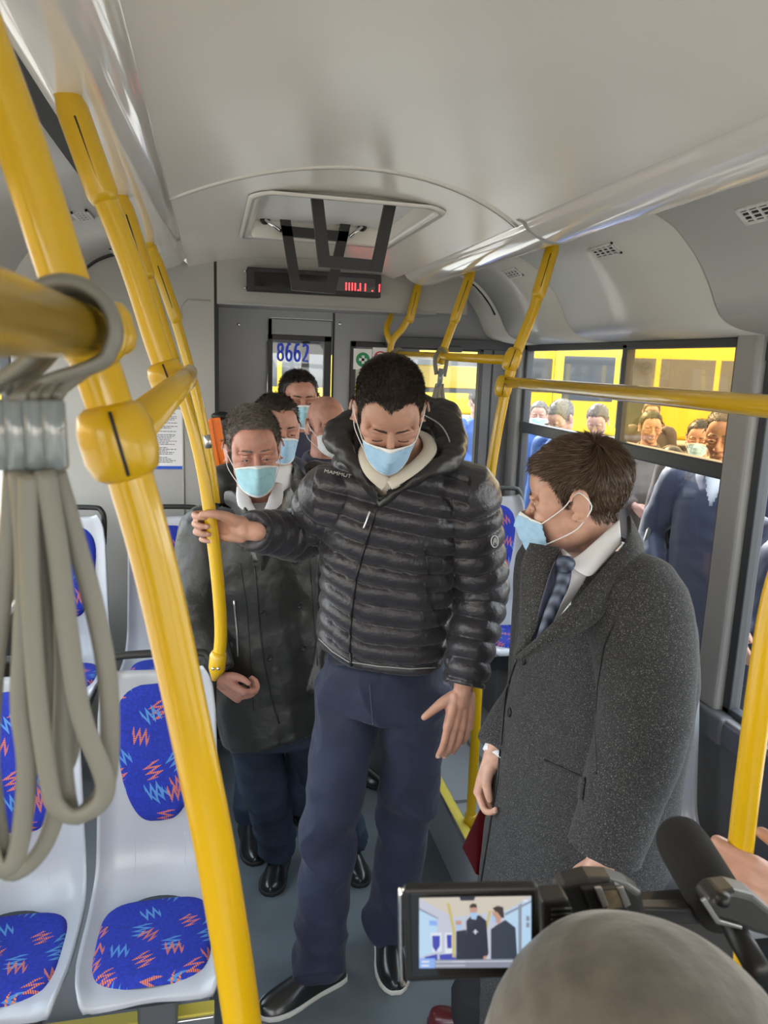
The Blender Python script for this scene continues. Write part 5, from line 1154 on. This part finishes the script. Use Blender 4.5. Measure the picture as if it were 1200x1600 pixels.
def volF(L): return .003 * np.clip((L[:, 2] - .03) / .05, 0, 1) * np.clip((L[:, 1] + .02) / .06, 0, 1)
make_hair(tF, bmeF, headF['c'], headF['R'], headF['s'], MT['hairlight'], thick=.007, front=-.004, nst=26000, length=.020, comb=(.45, .85, -.25), side_len=.35, lift=.10, seed=9, vol=volF, jit=.10)
face_mask(tF, headF['c'], headF['R'], headF['s'], MT['mask'], z0=-.014, z1=-.112, w=1.08, fwd=.004); eyes(tF, headF['c'], headF['R'], headF['s'], look=(0, 1, -.1), brow='hairlight', skin='skinpale')
leg_garment(tF, hF, kF, [a - UP * .02 for a in aF], pelF, fF, MT['blackcloth'], r=(.10, .085, .07), seed=5, vox=.008, wr=.008)
shoe(tF, th, tt_, MT['brownleather'], MT['darksole'], w=.046, h=.075); shoe(tF, t2h, t2t, MT['brownleather'], MT['darksole'], w=.046, h=.075)
vF = at(806, 1015, Y=1.30); 
def cutF(v):
    d = v - neckF; f_ = d @ fF; z = v[:, 2]; x = d @ lF; zv = vF[2]
    return ((f_ > .01) & (z > zv + .025) & (np.abs(x + .0) < (z - zv) * .22 + .003)) | ((z > neckF[2] - .005) & (np.hypot(f_, x) < .092))
armsF = [([shLF - lF * .04, shLF, shLF * .5 + elLF * .5 + A3(.015, 0, 0), elLF, elLF * .5 + wrLF * .5, wrLF + (elLF - wrLF) * .06], [.085, .092, .084, .076, .068, .064]), ([shRF + lF * .04, shRF, shRF * .5 + elRF * .5, elRF, elRF * .5 + wrRF * .5, wrRF + (elRF - wrRF) * .10], [.07, .074, .070, .064, .06, .054])]
coF, fme = coat(tF, [(at(872, 1750, Y=1.40), fF, .25, .19, 2.4), (at(888, 1450, Y=1.38), fF, .23, .172, 2.4), (at(902, 1280, Y=1.36), fF, .21, .152, 2.4), (at(928, 1130, Y=1.34), fF, .20, .138, 2.4), (at(942, 1010, Y=1.33), fF, .195, .134, 2.4), (at(944, 940, Y=1.33), fF, .180, .118, 2.2), (at(932, 902, Y=1.325), fF, .150, .108, 2.1), (neckF + UP * .012, fF, .085, .082, 2)], armsF, MT['tweed'], vox=.0055, wr=.0055, seed=31, cut=cutF, name='tweed_overcoat', smooth=8, scale=22)
g = Geo().rings(torso_rings(resample_rings([(at(932, 1120, Y=1.34), fF, .09, .08, 2.3), (at(936, 1000, Y=1.33), fF, .10, .09, 2.3), (at(934, 935, Y=1.32), fF, .10, .088, 2.2), (neckF - UP * .03, fF, .080, .078, 2.1), (neckF + UP * .005, fF, .070, .074, 2.0), (neckF + UP * .03, fF, .067, .070, 2.0)], 4))); me = voxel_mesh(g, .005, 3); shm = me; finish(me, 'shirt', MT['shirt'], tF)
def cloth_poly(name, pts, m, parent, th=.004, n_=10, push=0):
    """grid between two edge curves given as (px, py, Y) lists"""
    a, b = pts; A_ = [at(*p) for p in a]; B_ = [at(*p) for p in b]; A_, _ = smooth_path(A_, [0] * len(A_), 6); B_, _ = smooth_path(B_, [0] * len(B_), 6)
    rows = []
    for p, q in zip(A_, B_): rows.append([p * (1 - k / n_) + q * (k / n_) + (CAM - p) / np.linalg.norm(CAM - p) * push * math.sin(PI * k / n_) for k in range(n_ + 1)])
    return build(name, Geo().rings(rows, closed=False), m, parent, solid=th)
# collar of the shirt, tie, suit edge, coat lapels
cloth_poly('shirt_collar', ([(968, 812, 1.20), (935, 842, 1.18), (905, 868, 1.165), (884, 880, 1.16)], [(970, 850, 1.17), (945, 878, 1.15), (922, 900, 1.135), (903, 893, 1.135)]), MT['shirt'], tF, push=.006)
cloth_poly('shirt_collar', ([(880, 858, 1.22), (876, 866, 1.215), (874, 874, 1.21)], [(892, 868, 1.17), (884, 882, 1.165), (877, 884, 1.18)]), MT['shirt'], tF)
tie_o = cloth_poly('tie', ([(872, 890, 1.155), (866, 920, 1.14), (852, 955, 1.135), (838, 1000, 1.14)], [(893, 886, 1.14), (888, 915, 1.13), (872, 950, 1.13), (852, 1000, 1.14)]), MT['tiestripe'], tF, push=.008)
cloth_poly('tie_knot', ([(874, 868, 1.155), (870, 880, 1.145), (873, 893, 1.145)], [(892, 870, 1.145), (898, 881, 1.135), (890, 895, 1.135)]), MT['tiestripe'], tF, push=.010)
cloth_poly('shirt_front', ([(893, 884, 1.15), (888, 920, 1.145), (872, 955, 1.145), (850, 1005, 1.15)], [(925, 885, 1.15), (902, 925, 1.15), (876, 960, 1.15), (851, 1000, 1.15)]), MT['shirt'], tF, th=.002)
cloth_poly('suit_lapel', ([(876, 858, 1.22), (862, 890, 1.16), (846, 940, 1.145), (828, 1010, 1.15)], [(878, 872, 1.17), (866, 920, 1.15), (852, 960, 1.145), (838, 1012, 1.15)]), MT['bluedark'], tF)
cloth_poly('coat_lapel', ([(982, 806, 1.24), (978, 845, 1.16), (935, 900, 1.125), (890, 950, 1.115), (845, 995, 1.12), (808, 1028, 1.15)], [(1002, 850, 1.20), (1000, 885, 1.14), (955, 925, 1.11), (933, 968, 1.10), (868, 1002, 1.11), (811, 1030, 1.15)]), MT['tweed'], tF, th=.010, push=.012)
cloth_poly('coat_lapel', ([(830, 850, 1.25), (818, 880, 1.23), (815, 930, 1.20), (814, 985, 1.18), (805, 1026, 1.165)], [(874, 858, 1.20), (862, 895, 1.17), (850, 935, 1.15), (838, 985, 1.145), (808, 1028, 1.155)]), MT['tweed'], tF, th=.010, push=.008)
for px, py in ((818, 1031), (797, 1113)): button(fme, px, py, .0105, MT['black'], coF)
seam('coat_front_edge', fme, [(808, 1030), (792, 1080), (784, 1150), (778, 1220), (765, 1300), (752, 1380)], .0025, MT['black'], coF, off=.001)
patch('pocket_flap', fme, [(852, 1188), (916, 1217), (912, 1250), (849, 1222)], MT['tweed'], tF, off=.003, solid=.003)
seam('armhole_seam', fme, [(990, 922), (964, 962), (944, 1010), (934, 1070), (930, 1140), (932, 1210)], .0016, MT['black'], coF, off=.0)
seam('pocket_seam', fme, [(852, 1187), (916, 1216)], .0013, MT['black'], coF, off=.003)
g = Geo().tube([wrRF + (elRF - wrRF) * .10, wrRF + (elRF - wrRF) * .02], [.034, .032], 16); build('shirt_cuff', g, MT['shirt'], tF)
done_F = set()
def set_back(o):
    if o.type == 'MESH' and o.data.name not in done_F:
        done_F.add(o.data.name); v_, _ = mesh_np(o.data); set_np(o.data, CAM + (v_ - CAM) * KF)
    for c_ in o.children: set_back(c_)
set_back(tF)
# burgundy folder
fo = [at(766, 1230, Y=1.78), at(722, 1324, Y=1.77), at(743, 1366, Y=1.75), at(790, 1390, Y=1.74), at(800, 1260, Y=1.76)]
g = Geo().rings([fo, [p + A3(.006, .010, 0) for p in fo]]); fo_ = build('folder', g, MT['folder'], None, smooth=False, bevel=.002); tag(fo_, 'glossy burgundy folder held low beside the tweed overcoat', 'folder')
# ------------------------------------------------------------------ simpler standing figures
def stander(label, x, y, gz, H, fwd, headpx=None, skin='skin', hair='hairblack', jacket='bluejacket', trouser='greyjeans', mask=None, maskm=None, arms='down', lean=0, wide=1.0, vox=.006, coat_len=.82, hairy=True, headturn=0, headpitch=-.1, group=None, nst=3000, custom=None, shirt=None, bald=False, shoes='leather', handpose=None):
    k = H / 1.78; f = unit((fwd[0], fwd[1], 0)); r = A3(f[1], -f[0], 0); base = A3(x, y, gz); t = empty('person', base, label, 'person', group)
    P = lambda a, b, c: base + r * a * k + f * b * k + UP * c * k
    hc = headpx if headpx is not None else P(0, .03 + lean, 1.645); R = rotR(frame_from(f), yaw=headturn, pitch=headpitch); s = k * .99
    neck = hc - UP * .15 * k - f * .02; sh = [neck + r * q * .185 * k * wide - UP * .055 * k for q in (-1, 1)]
    el, wr = [], []
    for i, q in enumerate((-1, 1)):
        if arms == 'down': el.append(sh[i] + r * q * .06 * k - UP * .28 * k - f * .02); wr.append(el[i] - UP * .24 * k + f * .06 * k + r * q * .0)
        elif arms == 'front': el.append(sh[i] + r * q * .05 * k - UP * .27 * k - f * .0); wr.append(el[i] - UP * .02 * k + f * .20 * k - r * q * .13 * k)
        elif arms == 'belly': el.append(sh[i] + r * q * .07 * k - UP * .27 * k); wr.append(el[i] - UP * .10 * k + f * .20 * k - r * q * .16 * k)
        elif arms == 'pocket': el.append(sh[i] + r * q * .10 * k - UP * .26 * k - f * .05); wr.append(el[i] - UP * .18 * k + f * .12 * k - r * q * .06 * k)
    if custom: el, wr = custom(el, wr)
    pel = P(0, 0, .95); hips = [P(q * .09, 0, .93) for q in (-1, 1)]; kn = [P(q * .10, .03, .50) for q in (-1, 1)]; an = [P(q * .11, -.01, .09) for q in (-1, 1)]
    hands = []
    for i, q in enumerate((-1, 1)):
        yd = unit(wr[i] - el[i] + UP * (-.05)); xd = (f if arms == 'down' else UP); xd = unit(xd - yd * (xd @ yd)); zd = np.cross(xd, yd) * (1 if q < 0 else -1); hands.append(dict(w=wr[i], R=np.stack([xd, yd, zd], 1), s=.97 * k, curls=[(.35, .5, .3)] * 4, thumb=[(.018, .015, -.008), (.036, .035, -.014), (.046, .060, -.018), (.05, .082, -.02)], spread=.0))
    for i, hp_ in (handpose or {}).items(): hands[i] = hp_
    b, me, tips = body_mesh(t, skin, dict(c=hc, R=R, s=s), neck, [pel, P(0, 0, 1.15), P(0, 0, 1.35), neck - UP * .03], [[neck - UP * .05, sh[0], el[0], wr[0]], [neck - UP * .05, sh[1], el[1], wr[1]]], list(zip(hips, kn, an)), hands=hands, vox=max(vox * .62, .0035), smooth=2)
    if not bald: make_hair(t, me, hc, R, s, MT[hair], thick=.009, front=.006, recede=.006, nst=nst, length=.014, comb=(.3, .9, .1), side_len=.35, width=.0009)
    if mask: face_mask(t, hc, R, s, MT[mask])
    eyes(t, hc, R, s, brow=hair if not bald else 'hairgrey', skin=skin)
    c0 = neck * .4 + pel * .6
    rings_ = [(P(0, 0, coat_len), f, .19 * wide * k, .14 * k, 2.4), (P(0, 0, 1.0), f, .185 * wide * k, .135 * k, 2.4), (P(0, .0, 1.2) * .7 + (neck - UP * .27 * k) * .3, f, .19 * wide * k, .135 * k, 2.3), (neck - UP * .11 * k, f, .175 * wide * k, .125 * k, 2.2), (neck - UP * .045 * k, f, .13 * wide * k, .10 * k, 2.1), (neck + UP * .02 * k, f, .078 * k, .078 * k, 2)]
    ar = [([sh[i] - r * (-1, 1)[i] * .03, sh[i], sh[i] * .5 + el[i] * .5, el[i], el[i] * .5 + wr[i] * .5, wr[i] + (el[i] - wr[i]) * .08], [q * k for q in (.075, .078, .07, .064, .056, .048)]) for i in (0, 1)]
    def cut(v):
        d = v - neck; return ((d @ f) > .02) & (d[:, 2] > -.13 * k) & (np.abs(d @ r) < (d[:, 2] + .13 * k) * .34)
    co, cm = coat(t, rings_, ar, MT[jacket], vox=vox * 1.3, wr=.007, seed=int(abs(x * 100)) % 50, cut=cut if shirt else None, name='jacket')
    if shirt:
        g = Geo().rings(torso_rings(resample_rings([(neck - UP * .30 * k, f, .12 * k, .085 * k, 2.2), (neck - UP * .14 * k, f, .12 * k, .105 * k, 2.2), (neck - UP * .03, f, .08 * k, .085 * k, 2), (neck + UP * .02, f, .066 * k, .070 * k, 2)], 3))); build('shirt', g, MT[shirt], t)
    g = Geo(); C = neck + UP * .02; pts = [C + r * (.072 * k * math.sin(a)) - f * (.075 * k * math.cos(a)) - UP * (.022 * k * (1 - math.cos(a))) for a in np.linspace(-2.5, 2.5, 12)]; g.tube(pts, [.012] + [.020] * 10 + [.012], 12, flat=1.4, up=UP, sub=2); build('collar', g, MT[jacket], t)
    leg_garment(t, hips, kn, [a - UP * .03 for a in an], pel, f, MT[trouser], r=(.095 * k, .078 * k, .066 * k), vox=vox * 1.6, hipw=.165 * k * wide, hipd=.12 * k)
    for i, q in enumerate((-1, 1)):
        h_ = P(q * .11, -.06, 0); shoe(t, h_, h_ + (f + r * q * .15) * .27 * k, MT[shoes], MT['darksole'], laces=False)
    return t, me, cm, co
# inside the bus, behind
hc = at(433, 671, Y=2.86); stander('person with dark hair and sky blue mask, face half hidden behind the greying-haired head', hc[0] + .02, 2.93, 0, 1.79, (.22, -1), headpx=hc, skin='skinred', hair='hairbrown', jacket='padded', trouser='jeans', mask='mask', shirt='shirt', vox=.006, wide=1.0, nst=4000)
hc = at(511, 666, Y=3.22); stander('bald person with a white mask looking sideways, behind the quilted jacket', hc[0] + .06, 3.27, 0, 1.82, (.45, -.9), headpx=hc, wide=.9, skin='skinred', bald=True, jacket='bluedark', trouser='blackcloth', mask='maskwhite', shirt='bluedark', vox=.006, headturn=-.25)
hc = at(467, 626, Y=3.55); stander('tallest masked person at the back, standing below the blue number 8662', hc[0] - .10, 3.62, 0, 1.92, (.10, -1), headpx=hc, skin='skinred', hair='hairblack', jacket='bluedark', trouser='blackcloth', mask='maskteal', vox=.006, headpitch=-.02, nst=4000)
# outside the windows
def out(label, px, pytop, dist, H, fwd, **k):
    """stand so that the head top is near the pixel, at the given distance along Y"""
    p = at(px, pytop, Y=dist); return stander(label, p[0], p[1], GZ, p[2] - GZ if H is None else H, fwd, vox=.009, nst=1500, **k)
out('person in blue work jacket and black mask seen through the partition glass', 748, 604, 6.6, None, (.25, -1), hair='hairblack', jacket='bluejacket', mask='blackm' if 'blackm' in MT else None, arms='front')
out('person in blue jacket with aqua mask at the left edge of the upper window', 846, 592, 6.8, 1.78, (-.5, -1), hair='hairgrey', jacket='bluejacket', mask='maskteal')
out('person in blue jacket bending his grey-haired head beside the bus', 884, 624, 5.2, None, (-.9, -.3), hair='hairgrey', jacket='bluejacket', headpitch=-.6)
out('person with brown hair lowering the head near the window mullion', 937, 631, 5.6, None, (-.6, -.7), hair='hairlight', jacket='bluejacket', headpitch=-.5)
out('person with fair hair in front of the parked bus, beyond the yellow pipe', 1023, 590, 7.2, 1.80, (-.5, -1), hair='hairlight', jacket='brownjacket', mask='maskwhite')
out('person in black jacket and grey trousers standing behind the tripod', 1018, 640, 5.3, None, (-.3, -.9), hair='hairblack', jacket='brownjacket', trouser='greyjeans', arms='belly')
out('person in dark brown jacket behind the khaki coat, wearing a blue mask', 1103, 600, 4.6, 1.78, (-.7, -.8), hair='hairblack', jacket='brownjacket', mask='mask', shirt='greyjeans')
out('person in khaki jacket with light hair, seen from behind through the amber pane', 1138, 640, 3.9, None, (.2, 1), hair='hairlight', jacket='khaki', headpitch=-.3)
pc = at(1132, 684, Y=3.1); stander('person in long dark navy coat, hands in pockets, outside the right window', pc[0] + .03, pc[1] + .02, GZ, 1.90, (-.75, -.65), hair='hairgrey', jacket='bluedark', trouser='blackcloth', arms='pocket', wide=.98, coat_len=.48, shirt='shirt', vox=.008, shoes='leather', headpx=pc)
pc = at(1232, 860, Y=2.55); stander('person in dark blue jacket with folded hands at the right edge, outside', pc[0] + .05, pc[1], GZ, 1.76, (-.9, -.45), hair='hairbrown', jacket='bluedark', trouser='greyjeans', arms='belly', vox=.008)
# tripod
tb, tt2 = at(1003, 850, Y=3.45), at(1048, 735, Y=3.35); t = empty('tripod', tb, 'dark camera tripod leg leaning beside the long navy coat outside', 'tripod')
foot = A3(tb[0] - .05, tb[1], GZ + .01)
for dx, dy in ((0, 0), (.12, -.35), (-.35, -.30)): build('leg', Geo().tube([A3(foot[0] + dx, foot[1] + dy, GZ + .01), A3(foot[0] + dx * .5 + (tt2[0] - foot[0]) * .5, foot[1] + dy * .5, (tt2[2] + GZ) / 2), tt2 + A3(0, 0, .05)], [.014, .017, .02], 10), MT['black'], t)
build('pan_head', Geo().ell(tt2 + A3(0, 0, .08), (.05, .05, .04), n=8), MT['black'], t)
# ------------------------------------------------------------------ camcorder
def slab(name, pts, Y, th, m, parent, bev=.003, dirv=None):
    """a solid whose near face is the outline pts (pixels) at depth Y and which goes th metres away from the camera"""
    P = [at(x, y, Y=(Y[i] if hasattr(Y, '__len__') else Y)) for i, (x, y) in enumerate(pts)]; d = unit(dirv if dirv is not None else CR[2]) * th
    return build(name, Geo().rings([P, [p + d for p in P]]), m, parent, smooth=False, bevel=bev, bseg=3)
YC_ = .53; tc_ = empty('camcorder', at(930, 1440, Y=.62), 'black camcorder with glowing flip-out screen and hot shoe, held by the capped operator', 'camcorder')
scr = slab('flip_screen', [(630, 1388), (842, 1384), (848, 1528), (634, 1537)], YC_, .012, MT['black'], tc_, bev=.004)
slab('screen_bezel', [(640, 1396), (836, 1392), (840, 1520), (644, 1527)], YC_ - .0012, .002, MT['display'], scr, bev=.0006)
# picture on the screen, emissive pieces of one display panel
EM = {}
def em(name, c, s=1.0):
    m = mat('screen ' + name, (.01, .01, .01), .4, emis=c, estr=s); EM[name] = m; return m
cols = dict(wall=(.62, .66, .78), ceil=(.72, .66, .56), win=(.55, .78, 1.0), dark=(.03, .035, .06), coat=(.05, .065, .09), skin=(.62, .36, .28), mask=(.45, .65, .95), yel=(.65, .55, .18), seat=(.06, .08, .50), blue=(.30, .50, 1.0), white=(.85, .9, 1.0), mid=(.30, .33, .42), hair=(.06, .04, .04))
names = list(cols); mats_ = [em(n, c, .33) for n, c in cols.items()]
sx0, sy0, sx1, sy1 = 655, 1403, 830, 1513
def SP_(u, v, k): return at(sx0 + (sx1 - sx0) * u, sy0 + (sy1 - sy0) * v - 3 * u + 3 * u * v * .5, Y=YC_ - .0016 - .00008 * k)
g = Geo(); lay = 0
def poly(c, pts):
    global lay
    lay += 1; g.add([SP_(u, v, lay) for u, v in pts], [tuple(range(len(pts)))], names.index(c))
poly('wall', [(0, 0), (1, 0), (1, 1), (0, 1)]); poly('ceil', [(0, 0), (1, 0), (.78, .2), (.30, .28)]); poly('win', [(0, .16), (.16, .3), (.16, .75), (0, .85)]); poly('blue', [(.09, .32), (.16, .33), (.16, .40), (.09, .39)])
poly('win', [(.76, .22), (1, .04), (1, 1), (.80, 1)]); poly('mid', [(.0, .14), (.17, .29), (.17, .31), (0, .17)]); poly('mid', [(.76, .24), (1, .06), (1, .09), (.77, .27)]); poly('mid', [(.885, .13), (.915, .1), (.915, .9), (.885, .9)])
poly('dark', [(.36, .0), (.50, 0), (.49, .05), (.37, .05)]); poly('white', [(.10, .50), (.20, .50), (.20, .76), (.12, .78)]); poly('seat', [(.115, .54), (.185, .54), (.185, .68), (.15, .77), (.12, .70)]); poly('white', [(.23, .50), (.30, .50), (.30, .8), (.23, .8)]); poly('seat', [(.245, .53), (.29, .53), (.29, .72), (.25, .72)])
poly('seat', [(.05, .84), (.16, .80), (.17, .97), (.02, .98)]); poly('seat', [(.18, .81), (.32, .79), (.34, .98), (.19, .98)]); poly('yel', [(.245, .08), (.27, .08), (.32, .45), (.32, .85), (.295, .85), (.295, .45)]); poly('yel', [(.62, .2), (.645, .2), (.60, .5), (.585, .5)])
poly('dark', [(.33, .48), (.42, .46), (.44, .92), (.33, .92)]); poly('skin', [(.325, .33), (.375, .33), (.38, .42), (.33, .43)]); poly('mask', [(.33, .39), (.38, .39), (.375, .46), (.335, .46)])
poly('dark', [(.42, .34), (.46, .27), (.54, .26), (.60, .34), (.62, .80), (.59, .88), (.43, .88)]); poly('hair', [(.45, .12), (.475, .09), (.51, .10), (.52, .17), (.45, .17)]); poly('skin', [(.45, .15), (.52, .15), (.515, .24), (.455, .24)]); poly('mask', [(.452, .22), (.52, .22), (.51, .32), (.465, .31)]); poly('skin', [(.575, .84), (.60, .83), (.60, .9), (.57, .9)])
poly('coat', [(.64, .46), (.69, .40), (.77, .33), (.86, .44), (.88, .97), (.64, .97)]); poly('hair', [(.655, .16), (.70, .13), (.75, .15), (.76, .30), (.72, .30)]); poly('skin', [(.65, .2), (.70, .22), (.735, .30), (.72, .38), (.67, .36)]); poly('mask', [(.64, .27), (.675, .28), (.69, .36), (.65, .35)])
poly('mid', [(0, .88), (.84, .88), (.84, 1), (0, 1)]); poly('blue', [(0, .86), (.14, .86), (.14, 1), (0, 1)])
for k in range(22): poly('white', [(.15 + k * .012, .90), (.156 + k * .012, .90), (.156 + k * .012, .92), (.15 + k * .012, .92)]); poly('white', [(.15 + k * .012, .955), (.156 + k * .012, .955), (.156 + k * .012, .975), (.15 + k * .012, .975)])
for v_ in (.895, .95): poly('white', [(.02, v_), (.09, v_), (.09, v_ + .025), (.02, v_ + .025)])
poly('white', [(.30, .905), (.85, .905), (.85, .915), (.30, .915)]); poly('white', [(.48, .485), (.525, .485), (.525, .497), (.48, .497)]); poly('white', [(.496, .46), (.508, .46), (.508, .525), (.496, .525)]); poly('white', [(.93, .05), (.97, .05), (.97, .08), (.93, .08)])
for v_ in (.28, .37): poly('mid', [(.955, v_), (.985, v_), (.985, v_ + .07), (.955, v_ + .07)])
poly('ceil', [(.55, .03), (.59, .03), (.59, .06), (.55, .06)])
build('display_picture', g, mats_, scr, smooth=False)
g = Geo().tube([at(629, 1392, Y=YC_), at(625, 1400, Y=YC_ - .002), at(627, 1528, Y=YC_ - .002), at(634, 1536, Y=YC_)], .0016, 8, sub=3); build('chrome_edge', g, MT['chrome'], scr)
slab('screen_hinge', [(846, 1408), (888, 1404), (900, 1440), (905, 1462), (848, 1470)], .56, .03, MT['cambody'], tc_)
g = Geo()
for k in range(4): g.tube([at(862, 1421 + 8 * k, Y=.556), at(893, 1420 + 8 * k, Y=.556)], .0014, 6)
build('hinge_rib', g, MT['black'], tc_)
slab('handle', [(868, 1396), (884, 1382), (920, 1373), (955, 1374), (985, 1384), (1003, 1396), (1012, 1438), (1000, 1450), (880, 1450)], .58, .03, MT['cambody'], tc_, bev=.006)
slab('handle_panel', [(906, 1388), (962, 1382), (978, 1390), (985, 1426), (930, 1436)], .575, .02, MT['cambody'], tc_, bev=.004)
sh_ = slab('hot_shoe', [(930, 1392), (980, 1388), (986, 1418), (942, 1424)], .568, .008, MT['black'], tc_, bev=.001)
slab('shoe_plate', [(944, 1393), (966, 1391), (976, 1418), (948, 1421)], .5672, .002, mat('worn shoe plate', (.30, .24, .16), .5, metal=.6, var=(90, .3)), sh_, bev=.0004)
for q in ([(930, 1388), (940, 1387), (951, 1414), (943, 1420)], [(965, 1388), (974, 1386), (986, 1414), (977, 1420)]): slab('shoe_rail', q, .5655, .004, MT['steel'], sh_, bev=.0006)
slab('body', [(850, 1480), (1000, 1436), (1110, 1426), (1150, 1440), (1150, 1600), (860, 1600)], .63, .06, MT['cambody'], tc_, bev=.008)
slab('side_plate', [(1000, 1418), (1080, 1420), (1100, 1446), (1005, 1446)], .61, .02, MT['cambody'], tc_)
pl = []
for i in range(2): pl.append(1)
mh = [(1150, 1392), (1180, 1400), (1215, 1430), (1215, 1470), (1180, 1460), (1120, 1436), (1104, 1412), (1120, 1396)]
slab('microphone_holder', mh, .56, .035, MT['cambody'], tc_, bev=.006); slab('holder_trim', [(1096, 1408), (1103, 1404), (1125, 1438), (1160, 1448), (1160, 1453), (1120, 1444)], .555, .004, MT['steel'], tc_, bev=.0006)
g = Geo(); k0 = at(1128, 1412, Y=.55); g.tube([k0, k0 + A3(0, 0, .004), k0 + A3(0, 0, .010)], [.0062, .0066, .006], 18); build('knob', g, MT['black'], tc_)
mi = empty('microphone', at(1140, 1400, Y=.62), 'fat microphone in black foam windscreen, mounted on the camcorder', 'microphone')
a, b = at(1055, 1298, Y=.74), at(1128, 1420, Y=.60); d = unit(b - a); g = Geo(); g.tube([a - d * .004, a + d * .004, a + d * .016, a + d * .04, b - d * .01, b], [.009, .021, .028, .030, .0285, .026], 28, sub=2, roundcap=True)
build('foam_windscreen', g, MT['foam'], mi); g = Geo().tube([b - d * .01, b + d * .09], .0115, 18); build('barrel', g, MT['black'], mi)
# ------------------------------------------------------------------ operator with the wool cap
hc = at(1000, 1800, Y=.43); op = stander('person in grey wool cap seen from behind, filming with the camcorder', .02, .36, 0, 1.52, (-.15, 1), headpx=hc, skin='skin', hair='hairblack', jacket='blackcloth', trouser='blackcloth', arms='front', vox=.008, headpitch=-.05, nst=0, wide=1.05)
tO = op[0]; Rc = frame_from((-.1, 1, 0)); g = Geo()
prof = [(0, .112), (.15, .1125), (.35, .108), (.55, .098), (.72, .084), (.86, .062), (.95, .036), (1.0, .012)]
cz = at(975, 1432, Y=.45)[2]; c0 = A3(hc[0] + .002, hc[1] + .01, cz - .160); rs = []
for u, r_ in prof + [(1.004, .001)]:
    rs.append([c0 + Rc @ A3(r_ * 1.10 * math.cos(a), r_ * 1.16 * math.sin(a) , .13 * u) for a in np.linspace(0, 2 * PI, 48, endpoint=False)])
me = voxel_mesh(g.rings(rs), .004, 4); v, n = mesh_np(me); set_np(me, v + n * (.0022 * waves(v, 45, 6, 3))[:, None]); cp = finish(me, 'wool_cap', MT['cap'], tO)
g = Geo().tube([c0 + Rc @ A3(.112 * math.sin(a), -.02 + .118 * 1.1 * math.cos(a) * .02, .132 * math.cos(a) * 1.0 + .003) for a in np.linspace(-1.35, 1.35, 20)], .0016, 6); build('cap_seam', g, MT['cap'], cp) if 0 else None
# ------------------------------------------------------------------ hand on the right pole
gp = at(1156, 1372, Y=.80); yH = unit((-.86, .10, .40)); zH = A3(0, -1, .15); zH = unit(zH - yH * (zH @ yH)); xH = np.cross(yH, zH); RH = np.stack([xH, yH, zH], 1); wH = gp - RH @ A3(0, .074, -.031)
def cust(el, wr): return [wH - yH * .25, el[1]], [wH, wr[1]]
st = stander('person mostly outside the frame whose hand holds the right-hand pole', .80, .42, 0, 1.66, (-.3, .95), jacket='leather', trouser='blackcloth', hair='hairbrown', vox=.006, custom=cust, nst=0, handpose={0: dict(w=wH, R=RH, s=1.0, curls=[(.75, 1.4, .95)] * 4, thumb=[(.018, .012, -.006), (.045, .028, -.014), (.062, .042, -.030), (.066, .058, -.046)], spread=0)})
